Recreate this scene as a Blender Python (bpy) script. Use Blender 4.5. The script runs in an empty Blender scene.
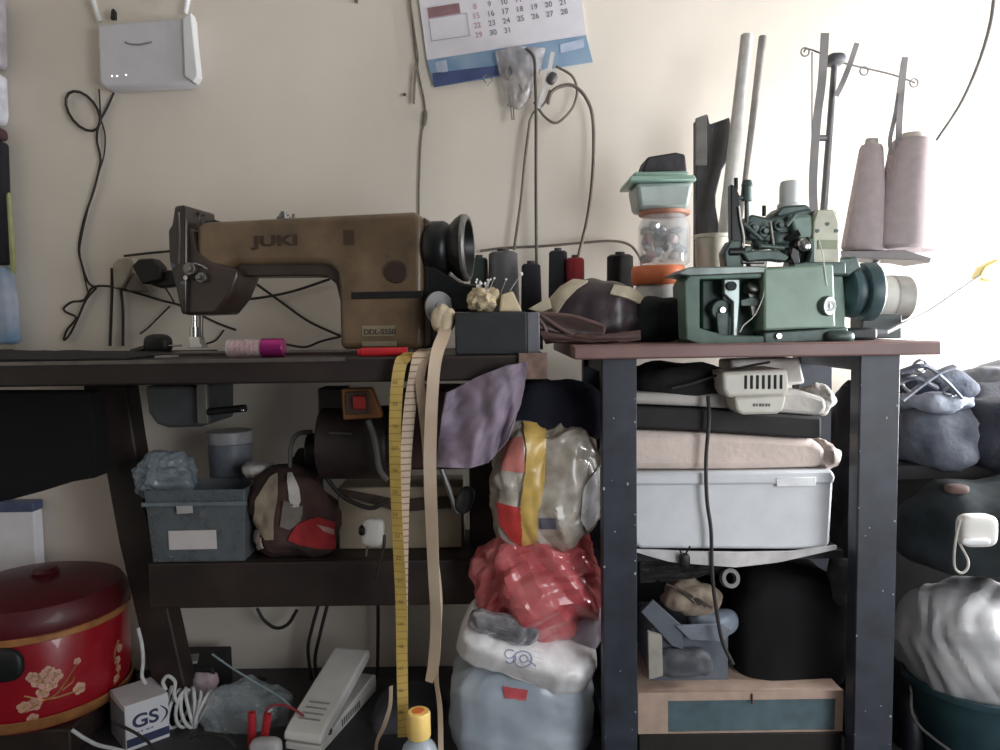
import bpy, bmesh, math, random
from mathutils import Vector, Matrix, Euler, noise
random.seed(7)
scene = bpy.context.scene
COL = scene.collection
PI = math.pi
# ------------------------------------------------------------------ camera
CZ = 0.80
F = 750.0
cam_d = bpy.data.cameras.new('camera'); cam = bpy.data.objects.new('camera', cam_d); COL.objects.link(cam)
cam_d.sensor_width = 36.0; cam_d.lens = 36.0 * F / 1000.0; cam_d.clip_start = 0.02
PITCH, ROLL = math.radians(3.8), math.radians(0.8)
RM = Matrix.Rotation(PI / 2 - PITCH, 3, 'X') @ Matrix.Rotation(-ROLL, 3, 'Z')
cam.location = (0, 0, CZ); cam.rotation_euler = RM.to_euler()
scene.camera = cam
CAM = Vector((0, 0, CZ))
def ray(px, py): return RM @ Vector(((px - 500) / F, (375 - py) / F, -1))
def P(px, py, Y):
    d = ray(px, py); return CAM + d * (Y / d.y)
def Pz(px, py, z):
    d = ray(px, py); return CAM + d * ((z - CZ) / d.z)
def K(Y): return Y / F

# ------------------------------------------------------------------ materials
def lin(c):
    def f(v):
        v /= 255.0
        return v / 12.92 if v <= 0.04045 else ((v + 0.055) / 1.055) ** 2.4
    return (f(c[0]), f(c[1]), f(c[2]), 1)
MATS = {}
def M(key, rgb=None, rough=0.6, metal=0.0, var=0.12, scale=30.0, bump=0.0, bscale=None, alpha=1.0, trans=0.0, coat=0.0, rgb2=None, weave=False):
    if key in MATS: return MATS[key]
    m = bpy.data.materials.new(key); m.use_nodes = True
    nt = m.node_tree; N = nt.nodes; Lk = nt.links
    b = N['Principled BSDF']
    tc = N.new('ShaderNodeTexCoord')
    n = N.new('ShaderNodeTexNoise'); n.inputs['Scale'].default_value = scale; n.inputs['Detail'].default_value = 5
    Lk.new(tc.outputs['Object'], n.inputs['Vector'])
    mix = N.new('ShaderNodeMix'); mix.data_type = 'RGBA'
    c = lin(rgb)
    c2 = lin(rgb2) if rgb2 else tuple(min(1, v * (1 + var * 1.6)) for v in c[:3]) + (1,)
    c1 = c if rgb2 else tuple(v * (1 - var * 1.6) for v in c[:3]) + (1,)
    rmp = N.new('ShaderNodeMapRange'); rmp.inputs['From Min'].default_value = 0.3; rmp.inputs['From Max'].default_value = 0.7
    Lk.new(n.outputs['Fac'], rmp.inputs['Value'])
    Lk.new(rmp.outputs['Result'], mix.inputs['Factor'])
    mix.inputs[6].default_value = c1; mix.inputs[7].default_value = c2
    Lk.new(mix.outputs[2], b.inputs['Base Color'])
    b.inputs['Roughness'].default_value = rough; b.inputs['Metallic'].default_value = metal
    b.inputs['Alpha'].default_value = alpha
    b.inputs['Transmission Weight'].default_value = trans
    b.inputs['Coat Weight'].default_value = coat
    if bump:
        if weave:
            bn = N.new('ShaderNodeTexWave'); bn.inputs['Scale'].default_value = bscale or 300
            bn.inputs['Distortion'].default_value = 1.0
            src = bn.outputs['Color']
        else:
            bn = N.new('ShaderNodeTexNoise'); bn.inputs['Scale'].default_value = bscale or scale * 3; bn.inputs['Detail'].default_value = 4
            src = bn.outputs['Fac']
        Lk.new(tc.outputs['Object'], bn.inputs['Vector'])
        bp = N.new('ShaderNodeBump'); bp.inputs['Strength'].default_value = bump; bp.inputs['Distance'].default_value = 0.004
        Lk.new(src, bp.inputs['Height']); Lk.new(bp.outputs['Normal'], b.inputs['Normal'])
    m.diffuse_color = c
    MATS[key] = m
    return m
def tick_mat(key, rgb, mark, freq, axis=2, width=0.12):
    """printed tick marks that repeat along the strip's own axis"""
    if key in MATS: return MATS[key]
    m = M(key, rgb, 0.55, var=0.08, scale=25)
    nt = m.node_tree; N = nt.nodes; Lk = nt.links; b = N['Principled BSDF']
    old = b.inputs['Base Color'].links[0].from_socket
    tc = N.new('ShaderNodeTexCoord'); sp = N.new('ShaderNodeSeparateXYZ'); Lk.new(tc.outputs['Object'], sp.inputs[0])
    mu = N.new('ShaderNodeMath'); mu.operation = 'MULTIPLY'; mu.inputs[1].default_value = freq; Lk.new(sp.outputs[axis], mu.inputs[0])
    fr = N.new('ShaderNodeMath'); fr.operation = 'FRACT'; Lk.new(mu.outputs[0], fr.inputs[0])
    lt = N.new('ShaderNodeMath'); lt.operation = 'LESS_THAN'; lt.inputs[1].default_value = width; Lk.new(fr.outputs[0], lt.inputs[0])
    mx = N.new('ShaderNodeMix'); mx.data_type = 'RGBA'; Lk.new(lt.outputs[0], mx.inputs['Factor'])
    Lk.new(old, mx.inputs[6]); mx.inputs[7].default_value = lin(mark); Lk.new(mx.outputs[2], b.inputs['Base Color'])
    return m

def tri(x): return abs((x % 2.0) - 1.0) * 2.0 - 1.0
CRD = {}
def crumple(q, seed):
    """creased film: triangle waves along random directions, gently warped"""
    if seed not in CRD:
        rr = random.Random(seed * 31 + 5); CRD[seed] = []
        for k in range(7):
            d = Vector((rr.gauss(0, 1), rr.gauss(0, 1), rr.gauss(0, 1))).normalized()
            CRD[seed].append((d, (.34, .55, .8, 1.15, 1.7, 2.5, 3.6)[k], rr.random() * 2, (.30, .26, .22, .17, .13, .09, .06)[k]))
    h = q * .35
    w = q + .8 * Vector((noise.noise(h + Vector((3.1, 9.2, 1.7))), noise.noise(h + Vector((11.3, 4.4, 7.9))), noise.noise(h + Vector((5.6, 2.8, 13.5)))))
    return sum(a * tri(w.dot(d) * f + ph) for d, f, ph, a in CRD[seed])
# ------------------------------------------------------------------ mesh builder
class MB:
    def __init__(s): s.bm = bmesh.new()
    def _tf(s, verts, mtx):
        bmesh.ops.transform(s.bm, matrix=mtx, verts=verts)
    def box(s, lo, hi, rot=None, piv=None):
        lo, hi = Vector(lo), Vector(hi)
        r = bmesh.ops.create_cube(s.bm, size=1.0)
        c = (lo + hi) / 2; d = hi - lo
        mt = Matrix.Translation(c) @ Matrix.Diagonal((d.x, d.y, d.z, 1))
        if rot is not None:
            p = Vector(piv) if piv is not None else c
            mt = Matrix.Translation(p) @ Euler(rot).to_matrix().to_4x4() @ Matrix.Translation(-p) @ mt
        s._tf(r['verts'], mt); return s
    def pbox(s, x0, y0, x1, y1, Y0, Y1, rot=None):
        ym = (y0 + y1) / 2; xm = (x0 + x1) / 2
        return s.box((P(x0, ym, Y0).x, Y0, P(xm, y1, Y0).z), (P(x1, ym, Y0).x, Y1, P(xm, y0, Y0).z), rot)
    def poly(s, pts, off):
        off = Vector(off)
        a = [s.bm.verts.new(p) for p in pts]; b = [s.bm.verts.new(Vector(p) + off) for p in pts]
        n = len(a)
        f1 = s.bm.faces.new(a); f2 = s.bm.faces.new(list(reversed(b)))
        for i in range(n): s.bm.faces.new((a[i], b[i], b[(i + 1) % n], a[(i + 1) % n]))
        return s
    def prism(s, out, Y0, Y1):
        return s.poly([P(x, y, Y0) for x, y in out], (0, Y1 - Y0, 0))
    def cyl(s, p0, p1, r0, r1=None, seg=24):
        p0, p1 = Vector(p0), Vector(p1); r1 = r0 if r1 is None else r1
        d = p1 - p0
        r = bmesh.ops.create_cone(s.bm, cap_ends=True, segments=seg, radius1=r0, radius2=r1, depth=d.length)
        q = Vector((0, 0, 1)).rotation_difference(d.normalized()).to_matrix().to_4x4()
        s._tf(r['verts'], Matrix.Translation((p0 + p1) / 2) @ q); return s
    def lathe(s, prof, c, axis=(0, 0, 1), seg=32, sx=1.0, sy=1.0):
        """prof: list of (radius, height)"""
        c = Vector(c); q = Vector((0, 0, 1)).rotation_difference(Vector(axis).normalized()).to_matrix()
        rings = []
        for r, h in prof:
            if r <= 1e-6: rings.append([s.bm.verts.new(c + q @ Vector((0, 0, h)))]); continue
            rings.append([s.bm.verts.new(c + q @ Vector((r * sx * math.cos(2 * PI * i / seg), r * sy * math.sin(2 * PI * i / seg), h))) for i in range(seg)])
        for A, B in zip(rings, rings[1:]):
            for i in range(seg):
                j = (i + 1) % seg
                if len(A) == 1 and len(B) == 1: continue
                if len(A) == 1: s.bm.faces.new((A[0], B[j], B[i]))
                elif len(B) == 1: s.bm.faces.new((A[i], A[j], B[0]))
                else: s.bm.faces.new((A[i], A[j], B[j], B[i]))
        return s
    def tube(s, pts, r, seg=8, smooth=True, closed=False):
        pts = [Vector(p) for p in pts]
        if smooth and len(pts) > 2: pts = catmull(pts, 6)
        n = len(pts); rings = []
        t0 = (pts[1] - pts[0]).normalized()
        up = Vector((0, 0, 1)) if abs(t0.z) < 0.9 else Vector((0, 1, 0))
        nrm = t0.cross(up).normalized()
        for i, p in enumerate(pts):
            t = (pts[min(i + 1, n - 1)] - pts[max(i - 1, 0)])
            if t.length < 1e-9: t = t0
            t.normalize()
            nrm = (nrm - t * nrm.dot(t))
            if nrm.length < 1e-6: nrm = t.orthogonal()
            nrm.normalize(); bn = t.cross(nrm)
            rr = r(i / (n - 1)) if callable(r) else r
            rings.append([s.bm.verts.new(p + rr * (math.cos(2 * PI * k / seg) * nrm + math.sin(2 * PI * k / seg) * bn)) for k in range(seg)])
        for A, B in zip(rings, rings[1:]):
            for i in range(seg):
                j = (i + 1) % seg; s.bm.faces.new((A[i], A[j], B[j], B[i]))
        s.bm.faces.new(list(reversed(rings[0]))); s.bm.faces.new(rings[-1]); return s
    def ptube(s, pp, Y, r, **k):
        """pp: (px,py) or (px,py,Y)"""
        return s.tube([P(q[0], q[1], q[2] if len(q) > 2 else Y) for q in pp], r, **k)
    def ribbon(s, pts, w, wd=(1, 0, 0), t=0.0006, smooth=True):
        pts = [Vector(p) for p in pts]
        if smooth and len(pts) > 2: pts = catmull(pts, 8)
        n = len(pts); sec = []
        for i, p in enumerate(pts):
            tg = (pts[min(i + 1, n - 1)] - pts[max(i - 1, 0)]).normalized()
            u = i / (n - 1)
            d = Vector(wd(u) if callable(wd) else wd); d = (d - tg * d.dot(tg)).normalized()
            nn = tg.cross(d).normalized(); ww = (w(u) if callable(w) else w) / 2
            sec.append([s.bm.verts.new(p + d * a * ww + nn * b * t / 2) for a, b in ((-1, -1), (1, -1), (1, 1), (-1, 1))])
        for A, B in zip(sec, sec[1:]):
            for i in range(4):
                j = (i + 1) % 4; s.bm.faces.new((A[i], A[j], B[j], B[i]))
        s.bm.faces.new(list(reversed(sec[0]))); s.bm.faces.new(sec[-1]); return s
    def blob(s, c, r, e=1.0, amp=0.0, freq=8.0, seed=0, sub=4, ridged=False, rot=None, fn=None, flat=None):
        """super-ellipsoid with noise: bags, folded cloth, bundles"""
        c, r = Vector(c), Vector(r)
        g = bmesh.ops.create_icosphere(s.bm, subdivisions=sub, radius=1.0)
        R3 = Euler(rot).to_matrix() if rot is not None else None
        so = Vector((seed * 13.7, seed * 7.1, seed * 3.3))
        for v in g['verts']:
            d = v.co.normalized()
            p = Vector([math.copysign(abs(k) ** e, k) for k in d])
            p = Vector((p.x * r.x, p.y * r.y, p.z * r.z))
            if fn: p = fn(p, r)
            if amp:
                fv = Vector(freq) if isinstance(freq, tuple) else Vector((freq, freq, freq))
                q = Vector((p.x * fv.x, p.y * fv.y, p.z * fv.z)) + so
                if ridged: nz = crumple(q, seed)
                else: nz = noise.fractal(q, 1.0, 2.0, 3)
                p += d * amp * nz
            if flat is not None and p.z < -r.z * flat: p.z = -r.z * flat
            if R3: p = R3 @ p
            v.co = c + p
        return s
    def pblob(s, x0, y0, x1, y1, Y0, Y1, **k):
        Ym = (Y0 + Y1) / 2
        a, b = P(x0, (y0 + y1) / 2, Ym), P(x1, (y0 + y1) / 2, Ym); t, u = P((x0 + x1) / 2, y0, Ym), P((x0 + x1) / 2, y1, Ym)
        c = Vector(((a.x + b.x) / 2, Ym, (t.z + u.z) / 2))
        return s.blob(c, ((b.x - a.x) / 2, (Y1 - Y0) / 2, (t.z - u.z) / 2), **k)
    def grid(s, fn, nu, nv, thick=0.002):
        vs = [[Vector(fn(i / nu, j / nv)) for j in range(nv + 1)] for i in range(nu + 1)]
        def nrm(i, j):
            a = vs[min(i + 1, nu)][j] - vs[max(i - 1, 0)][j]; b = vs[i][min(j + 1, nv)] - vs[i][max(j - 1, 0)]
            n = a.cross(b); return n.normalized() if n.length > 1e-12 else Vector((0, 1, 0))
        A = [[s.bm.verts.new(vs[i][j] + nrm(i, j) * thick / 2) for j in range(nv + 1)] for i in range(nu + 1)]
        B = [[s.bm.verts.new(vs[i][j] - nrm(i, j) * thick / 2) for j in range(nv + 1)] for i in range(nu + 1)]
        for i in range(nu):
            for j in range(nv):
                s.bm.faces.new((A[i][j], A[i + 1][j], A[i + 1][j + 1], A[i][j + 1]))
                s.bm.faces.new((B[i][j], B[i][j + 1], B[i + 1][j + 1], B[i + 1][j]))
        for i in range(nu):
            s.bm.faces.new((A[i][0], B[i][0], B[i + 1][0], A[i + 1][0])); s.bm.faces.new((A[i][nv], A[i + 1][nv], B[i + 1][nv], B[i][nv]))
        for j in range(nv):
            s.bm.faces.new((A[0][j], A[0][j + 1], B[0][j + 1], B[0][j])); s.bm.faces.new((A[nu][j], B[nu][j], B[nu][j + 1], A[nu][j + 1]))
        return s
    def patch(s, pxs, Yf, thick=0.002, nu=24, nv=24, wob=0.0, freq=12, seed=0):
        """cloth from a px grid of control rows (each row left to right, rows top to bottom); Yf(u,v) gives depth"""
        rows = len(pxs); cols = len(pxs[0])
        def fn(u, v):
            a = v * (rows - 1); i = min(int(a), rows - 2); fa = a - i
            b = u * (cols - 1); j = min(int(b), cols - 2); fb = b - j
            x = y = 0
            for di, wi in ((0, 1 - fa), (1, fa)):
                for dj, wj in ((0, 1 - fb), (1, fb)):
                    x += pxs[i + di][j + dj][0] * wi * wj; y += pxs[i + di][j + dj][1] * wi * wj
            Y = Yf(u, v)
            if wob: Y += wob * noise.fractal(Vector((u * freq, v * freq, seed * 5.1)), 1.0, 2.0, 3)
            return P(x, y, Y)
        return s.grid(fn, nu, nv, thick)
    def text(s, body, size, mtx, ext=0.0004, align='LEFT', sx=1.0, bold=0.0):
        cu = bpy.data.curves.new('t', 'FONT'); cu.body = body; cu.size = size; cu.extrude = ext; cu.align_x = align; cu.offset = bold
        ob = bpy.data.objects.new('t', cu); COL.objects.link(ob)
        dg = bpy.context.evaluated_depsgraph_get()
        me = bpy.data.meshes.new_from_object(ob.evaluated_get(dg))
        bpy.data.objects.remove(ob); 
        n0 = len(s.bm.verts)
        s.bm.from_mesh(me); s.bm.verts.ensure_lookup_table()
        vs = s.bm.verts[n0:]
        s._tf(vs, mtx @ Matrix.Diagonal((sx, 1, 1, 1)))
        bpy.data.meshes.remove(me); return s
    def rotate(s, ang, axis, piv):
        bmesh.ops.rotate(s.bm, verts=s.bm.verts[:], cent=Vector(piv), matrix=Matrix.Rotation(ang, 3, axis)); return s
    def build(s, name, mat, parent=None, bevel=0.0, smooth=40, sub=0, bseg=2):
        me = bpy.data.meshes.new(name)
        bmesh.ops.recalc_face_normals(s.bm, faces=s.bm.faces[:])
        if parent is not None: off = wloc(parent)
        else:
            xs = [v.co for v in s.bm.verts]
            lo = Vector([min(c[i] for c in xs) for i in range(3)]); hi = Vector([max(c[i] for c in xs) for i in range(3)])
            off = Vector(((lo.x + hi.x) / 2, (lo.y + hi.y) / 2, lo.z))
        bmesh.ops.translate(s.bm, verts=s.bm.verts[:], vec=-off)
        s.bm.to_mesh(me); s.bm.free()
        if smooth:
            for p in me.polygons: p.use_smooth = True
            if smooth < 180: me.set_sharp_from_angle(angle=math.radians(smooth))
        me.materials.append(mat)
        o = bpy.data.objects.new(name, me); COL.objects.link(o)
        if parent is not None: o.parent = parent
        else: o.location = off
        if bevel:
            b = o.modifiers.new('bevel', 'BEVEL'); b.width = bevel; b.segments = bseg; b.limit_method = 'ANGLE'; b.angle_limit = math.radians(35)
        if sub:
            b = o.modifiers.new('subdiv', 'SUBSURF'); b.levels = sub; b.render_levels = sub
        return o
def catmull(pts, n):
    out = []
    P4 = [pts[0] * 2 - pts[1]] + pts + [pts[-1] * 2 - pts[-2]]
    for i in range(1, len(P4) - 2):
        a, b, c, d = P4[i - 1], P4[i], P4[i + 1], P4[i + 2]
        for k in range(n):
            t = k / n
            out.append(0.5 * ((2 * b) + (c - a) * t + (2 * a - 5 * b + 4 * c - d) * t * t + (3 * b - a - 3 * c + d) * t ** 3))
    out.append(pts[-1]); return out
def wloc(o):
    v = Vector((0, 0, 0))
    while o is not None: v = v + o.location; o = o.parent
    return v
def tag(o, label, cat, group=None):
    o['label'] = label; o['category'] = cat
    if group: o['group'] = group
    return o
def thing(name, loc, label, cat, group=None):
    o = bpy.data.objects.new(name, None); o.empty_display_size = 0.05; COL.objects.link(o); o.location = loc
    return tag(o, label, cat, group)
def struct(o): o['kind'] = 'structure'; return o
def copy_tree(o, parent=None):
    c = o.copy(); COL.objects.link(c)
    if parent is not None: c.parent = parent
    for ch in list(o.children): copy_tree(ch, c)
    return c
def lab(o, t): o['label'] = t; return o

# ------------------------------------------------------------------ things laid on a surface
from mathutils.bvhtree import BVHTree
class Skin:
    """finds where a sight line meets an object, so prints and bands can be laid on its real surface"""
    def __init__(s, o):
        dg = bpy.context.evaluated_depsgraph_get(); dg.update()
        ev = o.evaluated_get(dg); me = ev.to_mesh(); w = wloc(o)
        s.t = BVHTree.FromPolygons([v.co + w for v in me.vertices], [tuple(p.vertices) for p in me.polygons]); ev.to_mesh_clear()
    def at(s, px, py, off=.001, Yd=1.4):
        h = s.t.ray_cast(CAM, ray(px, py).normalized())
        if h[0] is None:
            h = s.t.find_nearest(P(px, py, Yd))
        return h[0] + h[1] * off * (1 if h[1].dot(ray(px, py)) < 0 else -1), h[1]
    def patch(s, pxs, off=.002, thick=.002, nu=20, nv=20, Yd=1.4):
        rows = len(pxs); cols = len(pxs[0])
        def fn(u, v):
            a = v * (rows - 1); i = min(int(a), rows - 2); fa = a - i
            b = u * (cols - 1); j = min(int(b), cols - 2); fb = b - j
            x = y = 0
            for di, wi in ((0, 1 - fa), (1, fa)):
                for dj, wj in ((0, 1 - fb), (1, fb)):
                    x += pxs[i + di][j + dj][0] * wi * wj; y += pxs[i + di][j + dj][1] * wi * wj
            return s.at(x, y, off, Yd)[0]
        return MB().grid(fn, nu, nv, thick)

# ------------------------------------------------------------------ palette
m_wall = M('wall_paint', (228, 218, 205), 0.85, var=0.05, scale=2.2, bump=0.15, bscale=14)
m_floor = M('floor_cement', (52, 50, 52), 0.5, var=0.3, scale=8, bump=0.2)
m_ceil = M('ceiling_paint', (205, 203, 198), 0.9, var=0.04)
m_whitepl = M('white_plastic', (226, 226, 226), 0.35, var=0.03)
m_whitewash = M('worn_white_plastic', (222, 219, 214), 0.45, var=0.06, scale=20)
m_black = M('black_plastic', (24, 23, 24), 0.45, var=0.2)
m_cable = M('black_cable', (40, 36, 32), 0.5, var=0.15)
m_tablewood = M('dark_table_wood', (44, 34, 31), 0.5, var=0.25, scale=9, bump=0.15)
m_darkwood = M('dark_stained_wood', (46, 36, 32), 0.55, var=0.3, scale=12, bump=0.15)
m_chrome = M('chrome', (200, 200, 200), 0.22, metal=1.0, var=0.05)
m_steel = M('dull_steel', (125, 122, 118), 0.4, metal=0.8, var=0.2)
m_brown = M('worn_brown_enamel', (112, 92, 70), 0.38, var=0.25, scale=12, coat=0.15)
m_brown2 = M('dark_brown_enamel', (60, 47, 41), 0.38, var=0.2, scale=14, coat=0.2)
m_blkmetal = M('black_metal', (30, 31, 32), 0.35, metal=0.3, var=0.2)
m_green = M('pale_green_enamel', (112, 140, 118), 0.45, var=0.22, scale=22)
m_green2 = M('dark_green_enamel', (52, 74, 66), 0.45, var=0.25, scale=25)
m_greygreen = M('grimy_green_metal', (76, 90, 86), 0.45, metal=0.3, var=0.25, scale=40)
m_red = M('red_plastic', (190, 36, 44), 0.4, var=0.08)

# ------------------------------------------------------------------ room
WY = 1.72
XL, XR = -1.95, 1.62
def room():
    # the back wall stops at a corner at the far left
    xe = -1.128
    struct(MB().box((xe, WY, 0), (XR + 0.1, WY + 0.1, 2.6)).build('wall_back', m_wall, smooth=0))
    struct(MB().box((XL, WY + 0.45, 0), (xe, WY + 0.55, 2.6)).build('wall_recess', m_wall, smooth=0))
    struct(MB().box((XL - 0.1, -1.6, 0), (XL, WY + 0.55, 2.6)).build('wall_left', m_wall, smooth=0))
    struct(MB().box((XL - 0.1, -1.6, -0.06), (XR + 0.1, WY + 0.55, 0)).build('floor', m_floor, smooth=0))
    struct(MB().box((XL - 0.1, -1.6, 2.6), (XR + 0.1, WY + 0.55, 2.66)).build('ceiling', m_ceil, smooth=0))
    # right wall with a window opening
    y0, y1, z0, z1 = WIN
    b = MB()
    b.box((XR, -1.6, 0), (XR + 0.1, y0, 2.6)); b.box((XR, y1, 0), (XR + 0.1, WY, 2.6))
    b.box((XR, y0, 0), (XR + 0.1, y1, z0)); b.box((XR, y0, z1), (XR + 0.1, y1, 2.6))
    struct(b.build('wall_right', m_wall, smooth=0))
    wf = MB(); fw = 0.035
    wf.box((XR + .02, y0, z0), (XR + .07, y0 + fw, z1)); wf.box((XR + .02, y1 - fw, z0), (XR + .07, y1, z1))
    wf.box((XR + .02, y0, z0), (XR + .07, y1, z0 + fw)); wf.box((XR + .02, y0, z1 - fw), (XR + .07, y1, z1))
    struct(wf.build('window_1', M('window_frame_paint', (210, 208, 200), 0.5), smooth=0))
WIN = (1.10, 1.68, 0.55, 1.16)
room()

# ------------------------------------------------------------------ left sewing table
TZ = 0.75
def left_table():
    r = thing('sewing_table', (-0.4, 1.47, 0), 'long dark wooden sewing table under the brown sewing machine', 'table')
    xl, xr = -1.10, P(547, 360, 1.25).x
    MB().box((xl, 1.25, TZ - 0.042), (xr, 1.69, TZ)).build('tabletop', m_tablewood, r, bevel=0.004)
    e = MB().box((xl, 1.247, TZ - 0.006), (P(345, 357, 1.25).x, 1.2495, TZ + 0.0005))  # pale strip stands in for the highlight on the table edge
    lab(e.build('edge_highlight', M('edge_highlight_metal', (120, 112, 106), 0.4, metal=0.6), r), 'pale strip painting the highlight along the front edge')
    c = MB().pbox(519, 353, 547, 379, 1.243, 1.2495)
    lab(c.build('edge_chip', M('bare_wood', (122, 98, 88), 0.7, var=0.25, scale=60), r), 'bare pale wood where the veneer has broken off')
    # leaning leg and its foot
    g = MB().prism([(82, 386), (126, 386), (134, 440), (146, 510), (168, 610), (186, 690), (190, 728), (162, 728), (146, 660), (118, 540), (98, 430)], 1.50, 1.555)
    g.build('leg', m_darkwood, r, bevel=0.004)
    g = MB().prism([(468, 386), (496, 386), (496, 726), (472, 726)], 1.50, 1.555); g.build('leg', m_darkwood, r, bevel=0.004)
    for px in (176, 484):
        x = P(px, 726, 1.52).x
        MB().box((x - 0.035, 1.49, 0), (x + 0.035, 1.548, 0.03)).build('foot', m_darkwood, r, bevel=0.004)
    # low shelf
    s = MB(); a, b = P(150, 562, 1.405), P(480, 562, 1.405)
    s.box((a.x, 1.42, SHZ - 0.018), (b.x, 1.62, SHZ)); s.build('shelf', m_darkwood, r, bevel=0.003)
    MB().box((a.x - .005, 1.405, SHZ - 0.088), (b.x, 1.4198, SHZ)).build('shelf_front', m_darkwood, r, bevel=0.003)
    # drawer box under the top on the right
    MB().pbox(400, 389, 470, 470, 1.36, 1.49).build('drawer', M('maroon_wood', (62, 38, 36), 0.5, var=0.2), r, bevel=0.006)
SHZ = P(300, 562, 1.405).z
left_table()

def sewing_machine():
    Y = 1.42
    base = P(300, 350, Y)
    r = thing('sewing_machine', (base.x, 1.45, TZ), 'brown industrial sewing machine with a black handwheel standing on the dark table', 'sewing machine')
    Y0, Y1 = 1.385, 1.475
    MB().prism([(196, 226), (200, 220), (300, 217), (418, 214), (424, 217), (427, 224), (427, 349), (345, 349), (344, 290), (342, 274), (336, 266), (324, 264), (240, 263), (232, 268), (196, 270)], Y0, Y1).build('arm', m_brown, r, bevel=0.012, bseg=4)
    MB().prism([(238, 258), (346, 258), (346, 310), (343, 296), (340, 284), (333, 278), (322, 276), (238, 276)], Y0 + .016, Y1 - .01).build('arm_underside', m_brown2, r, bevel=0.006)  # set-back strip; its darker enamel also paints the underside shade
    # chamfered end cover
    MB().prism([(427, 219), (435, 226), (436, 345), (427, 349)], Y0 + .012, Y1 - .008).build('end_cover', M('end_cover_enamel', (88, 72, 62), 0.4, var=0.2), r, bevel=0.004)
    # head
    MB().prism([(180, 226), (193, 226), (197, 250), (212, 261), (240, 268), (241, 276), (232, 297), (218, 314), (184, 315), (178, 290), (172, 262)], Y0 - .006, Y1 - .004).build('needle_head', m_brown2, r, bevel=0.006)
    fp = MB().prism([(175, 203), (186, 202), (188, 220), (188, 262), (187, 314), (182, 314), (175, 282), (169, 258), (168, 228), (172, 222)], Y0 - .016, Y1 + .004).build('face_plate', M('face_plate_enamel', (45, 37, 33), 0.3, coat=0.3), r, bevel=0.005)
    MB().ptube([(180, 210), (181, 235), (180, 262)], Y0 - .017, 0.0016).build('trim_line', m_steel, fp)
    s = MB(); 
    for q in ((174, 264), (184, 282)): s.cyl(P(*q, Y0 - .016), P(*q, Y0 - .020), 0.004)
    s.build('screw', m_chrome, fp)
    # presser bar, needle bar, foot
    MB().cyl(P(192, 312, Y), P(192, 333, Y), 0.005).cyl(P(192, 327, Y), P(192, 338, Y), 0.0085).build('presser_bar', m_chrome, r)
    MB().cyl(P(199, 312, Y), P(199, 342, Y), 0.004).build('needle_bar', m_steel, r)
    MB().prism([(186, 337), (198, 337), (199, 343), (203, 348.5), (186, 348.5), (188, 343)], Y - .012, Y + .008).build('presser_foot', m_chrome, r, bevel=0.001)
    # tension discs + guides on the head
    t = MB(); c = P(193, 268, Y0 - .006)
    t.cyl(c, c + Vector((0, -.012, 0)), .012); t.cyl(c + Vector((0, -.012, 0)), c + Vector((0, -.018, 0)), .007); t.build('tension_knob', m_steel, r, bevel=0.001)
    t = MB(); c = P(205, 277, Y0 - .006)
    t.cyl(c, c + Vector((0, -.010, 0)), .010); t.cyl(c + Vector((0, -.010, 0)), c + Vector((0, -.022, 0)), .0045); t.build('tension_knob', m_steel, r, bevel=0.001)
    t = MB(); c = P(190, 277, Y0 - .016); t.cyl(c, c + Vector((0, -.010, 0)), .004); t.build('thread_stud', m_chrome, r)
    t = MB(); t.ptube([(186, 262), (200, 263), (210, 268)], Y0 - .009, .0018); t.build('thread_hook', m_chrome, r)
    # take up / guides on top
    t = MB(); c = P(197, 224, Y); c2 = P(197, 213, Y); t.cyl(c, c2, .005); t.cyl(c2, c2 + Vector((0, 0, .004)), .011); t.build('thread_guide_post', m_blkmetal, r)
    MB().prism([(204, 219), (216, 218), (217, 223), (204, 224)], Y - .015, Y + .01).build('oil_cap', m_blkmetal, r, bevel=.002)
    t = MB(); c = P(286, 219, Y)
    t.lathe([(.013, -.004), (.013, .004), (.009, .005), (.009, .009), (.006, .010), (.006, .014), (0, .015)], c); t.cyl(P(296, 219, Y), P(296, 214, Y), .003); t.build('tension_post', m_steel, r)
    # dark slot, round cover, plates
    MB().pbox(357, 292, 427.5, 299, Y0 - .0015, Y0 + .02).build('slot', m_black, r, bevel=.0008)
    MB().cyl(P(402, 273, Y0 + .002), P(402, 273, Y0 - .004), .0205).build('round_cover', M('round_cover', (58, 44, 36), .4), r, bevel=.002)
    MB().cyl(P(394, 257, Y0 + .002), P(394, 257, Y0 - .003), .0022).build('screw', m_chrome, r)
    plm = M('brass_plate', (158, 146, 124), .45, metal=.3, var=.1)
    p1 = MB().pbox(367.5, 325.5, 400, 336, Y0 - .0015, Y0 + .002).build('name_plate', plm, r, bevel=.0006)
    MB().pbox(367.5, 341, 402, 346, Y0 - .0015, Y0 + .002).build('name_plate', plm, r, bevel=.0006)
    tm = lambda px, py, YY: Matrix.Translation(P(px, py, YY)) @ Matrix.Rotation(PI / 2, 4, 'X')
    MB().text('DDL-5550', .0135, tm(369.5, 334.3, Y0 - .0017), sx=1.0, bold=.0002).build('lettering', M('dark_print', (52, 46, 40), .6), p1, smooth=0)
    lab(MB().text('JUKI', .026, tm(257, 245.5, Y0 - .0006), sx=1.75, bold=.001).build('lettering', M('faded_brown_print', (64, 48, 36), .6), r, smooth=0), 'worn dark brand lettering')
    lab(MB().pbox(349, 231, 360, 246, Y0 - .0004, Y0 + .002).build('emblem', M('faded_brown_emblem', (70, 52, 36), .6), r, smooth=0), 'worn dark square mark')
    # handwheel with pulley
    def cx(px, py): return P(px, py, Y + .01)
    c = P(428, 251, Y + .005); ax = Vector((1, 0, 0)); k = K(Y)
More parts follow.
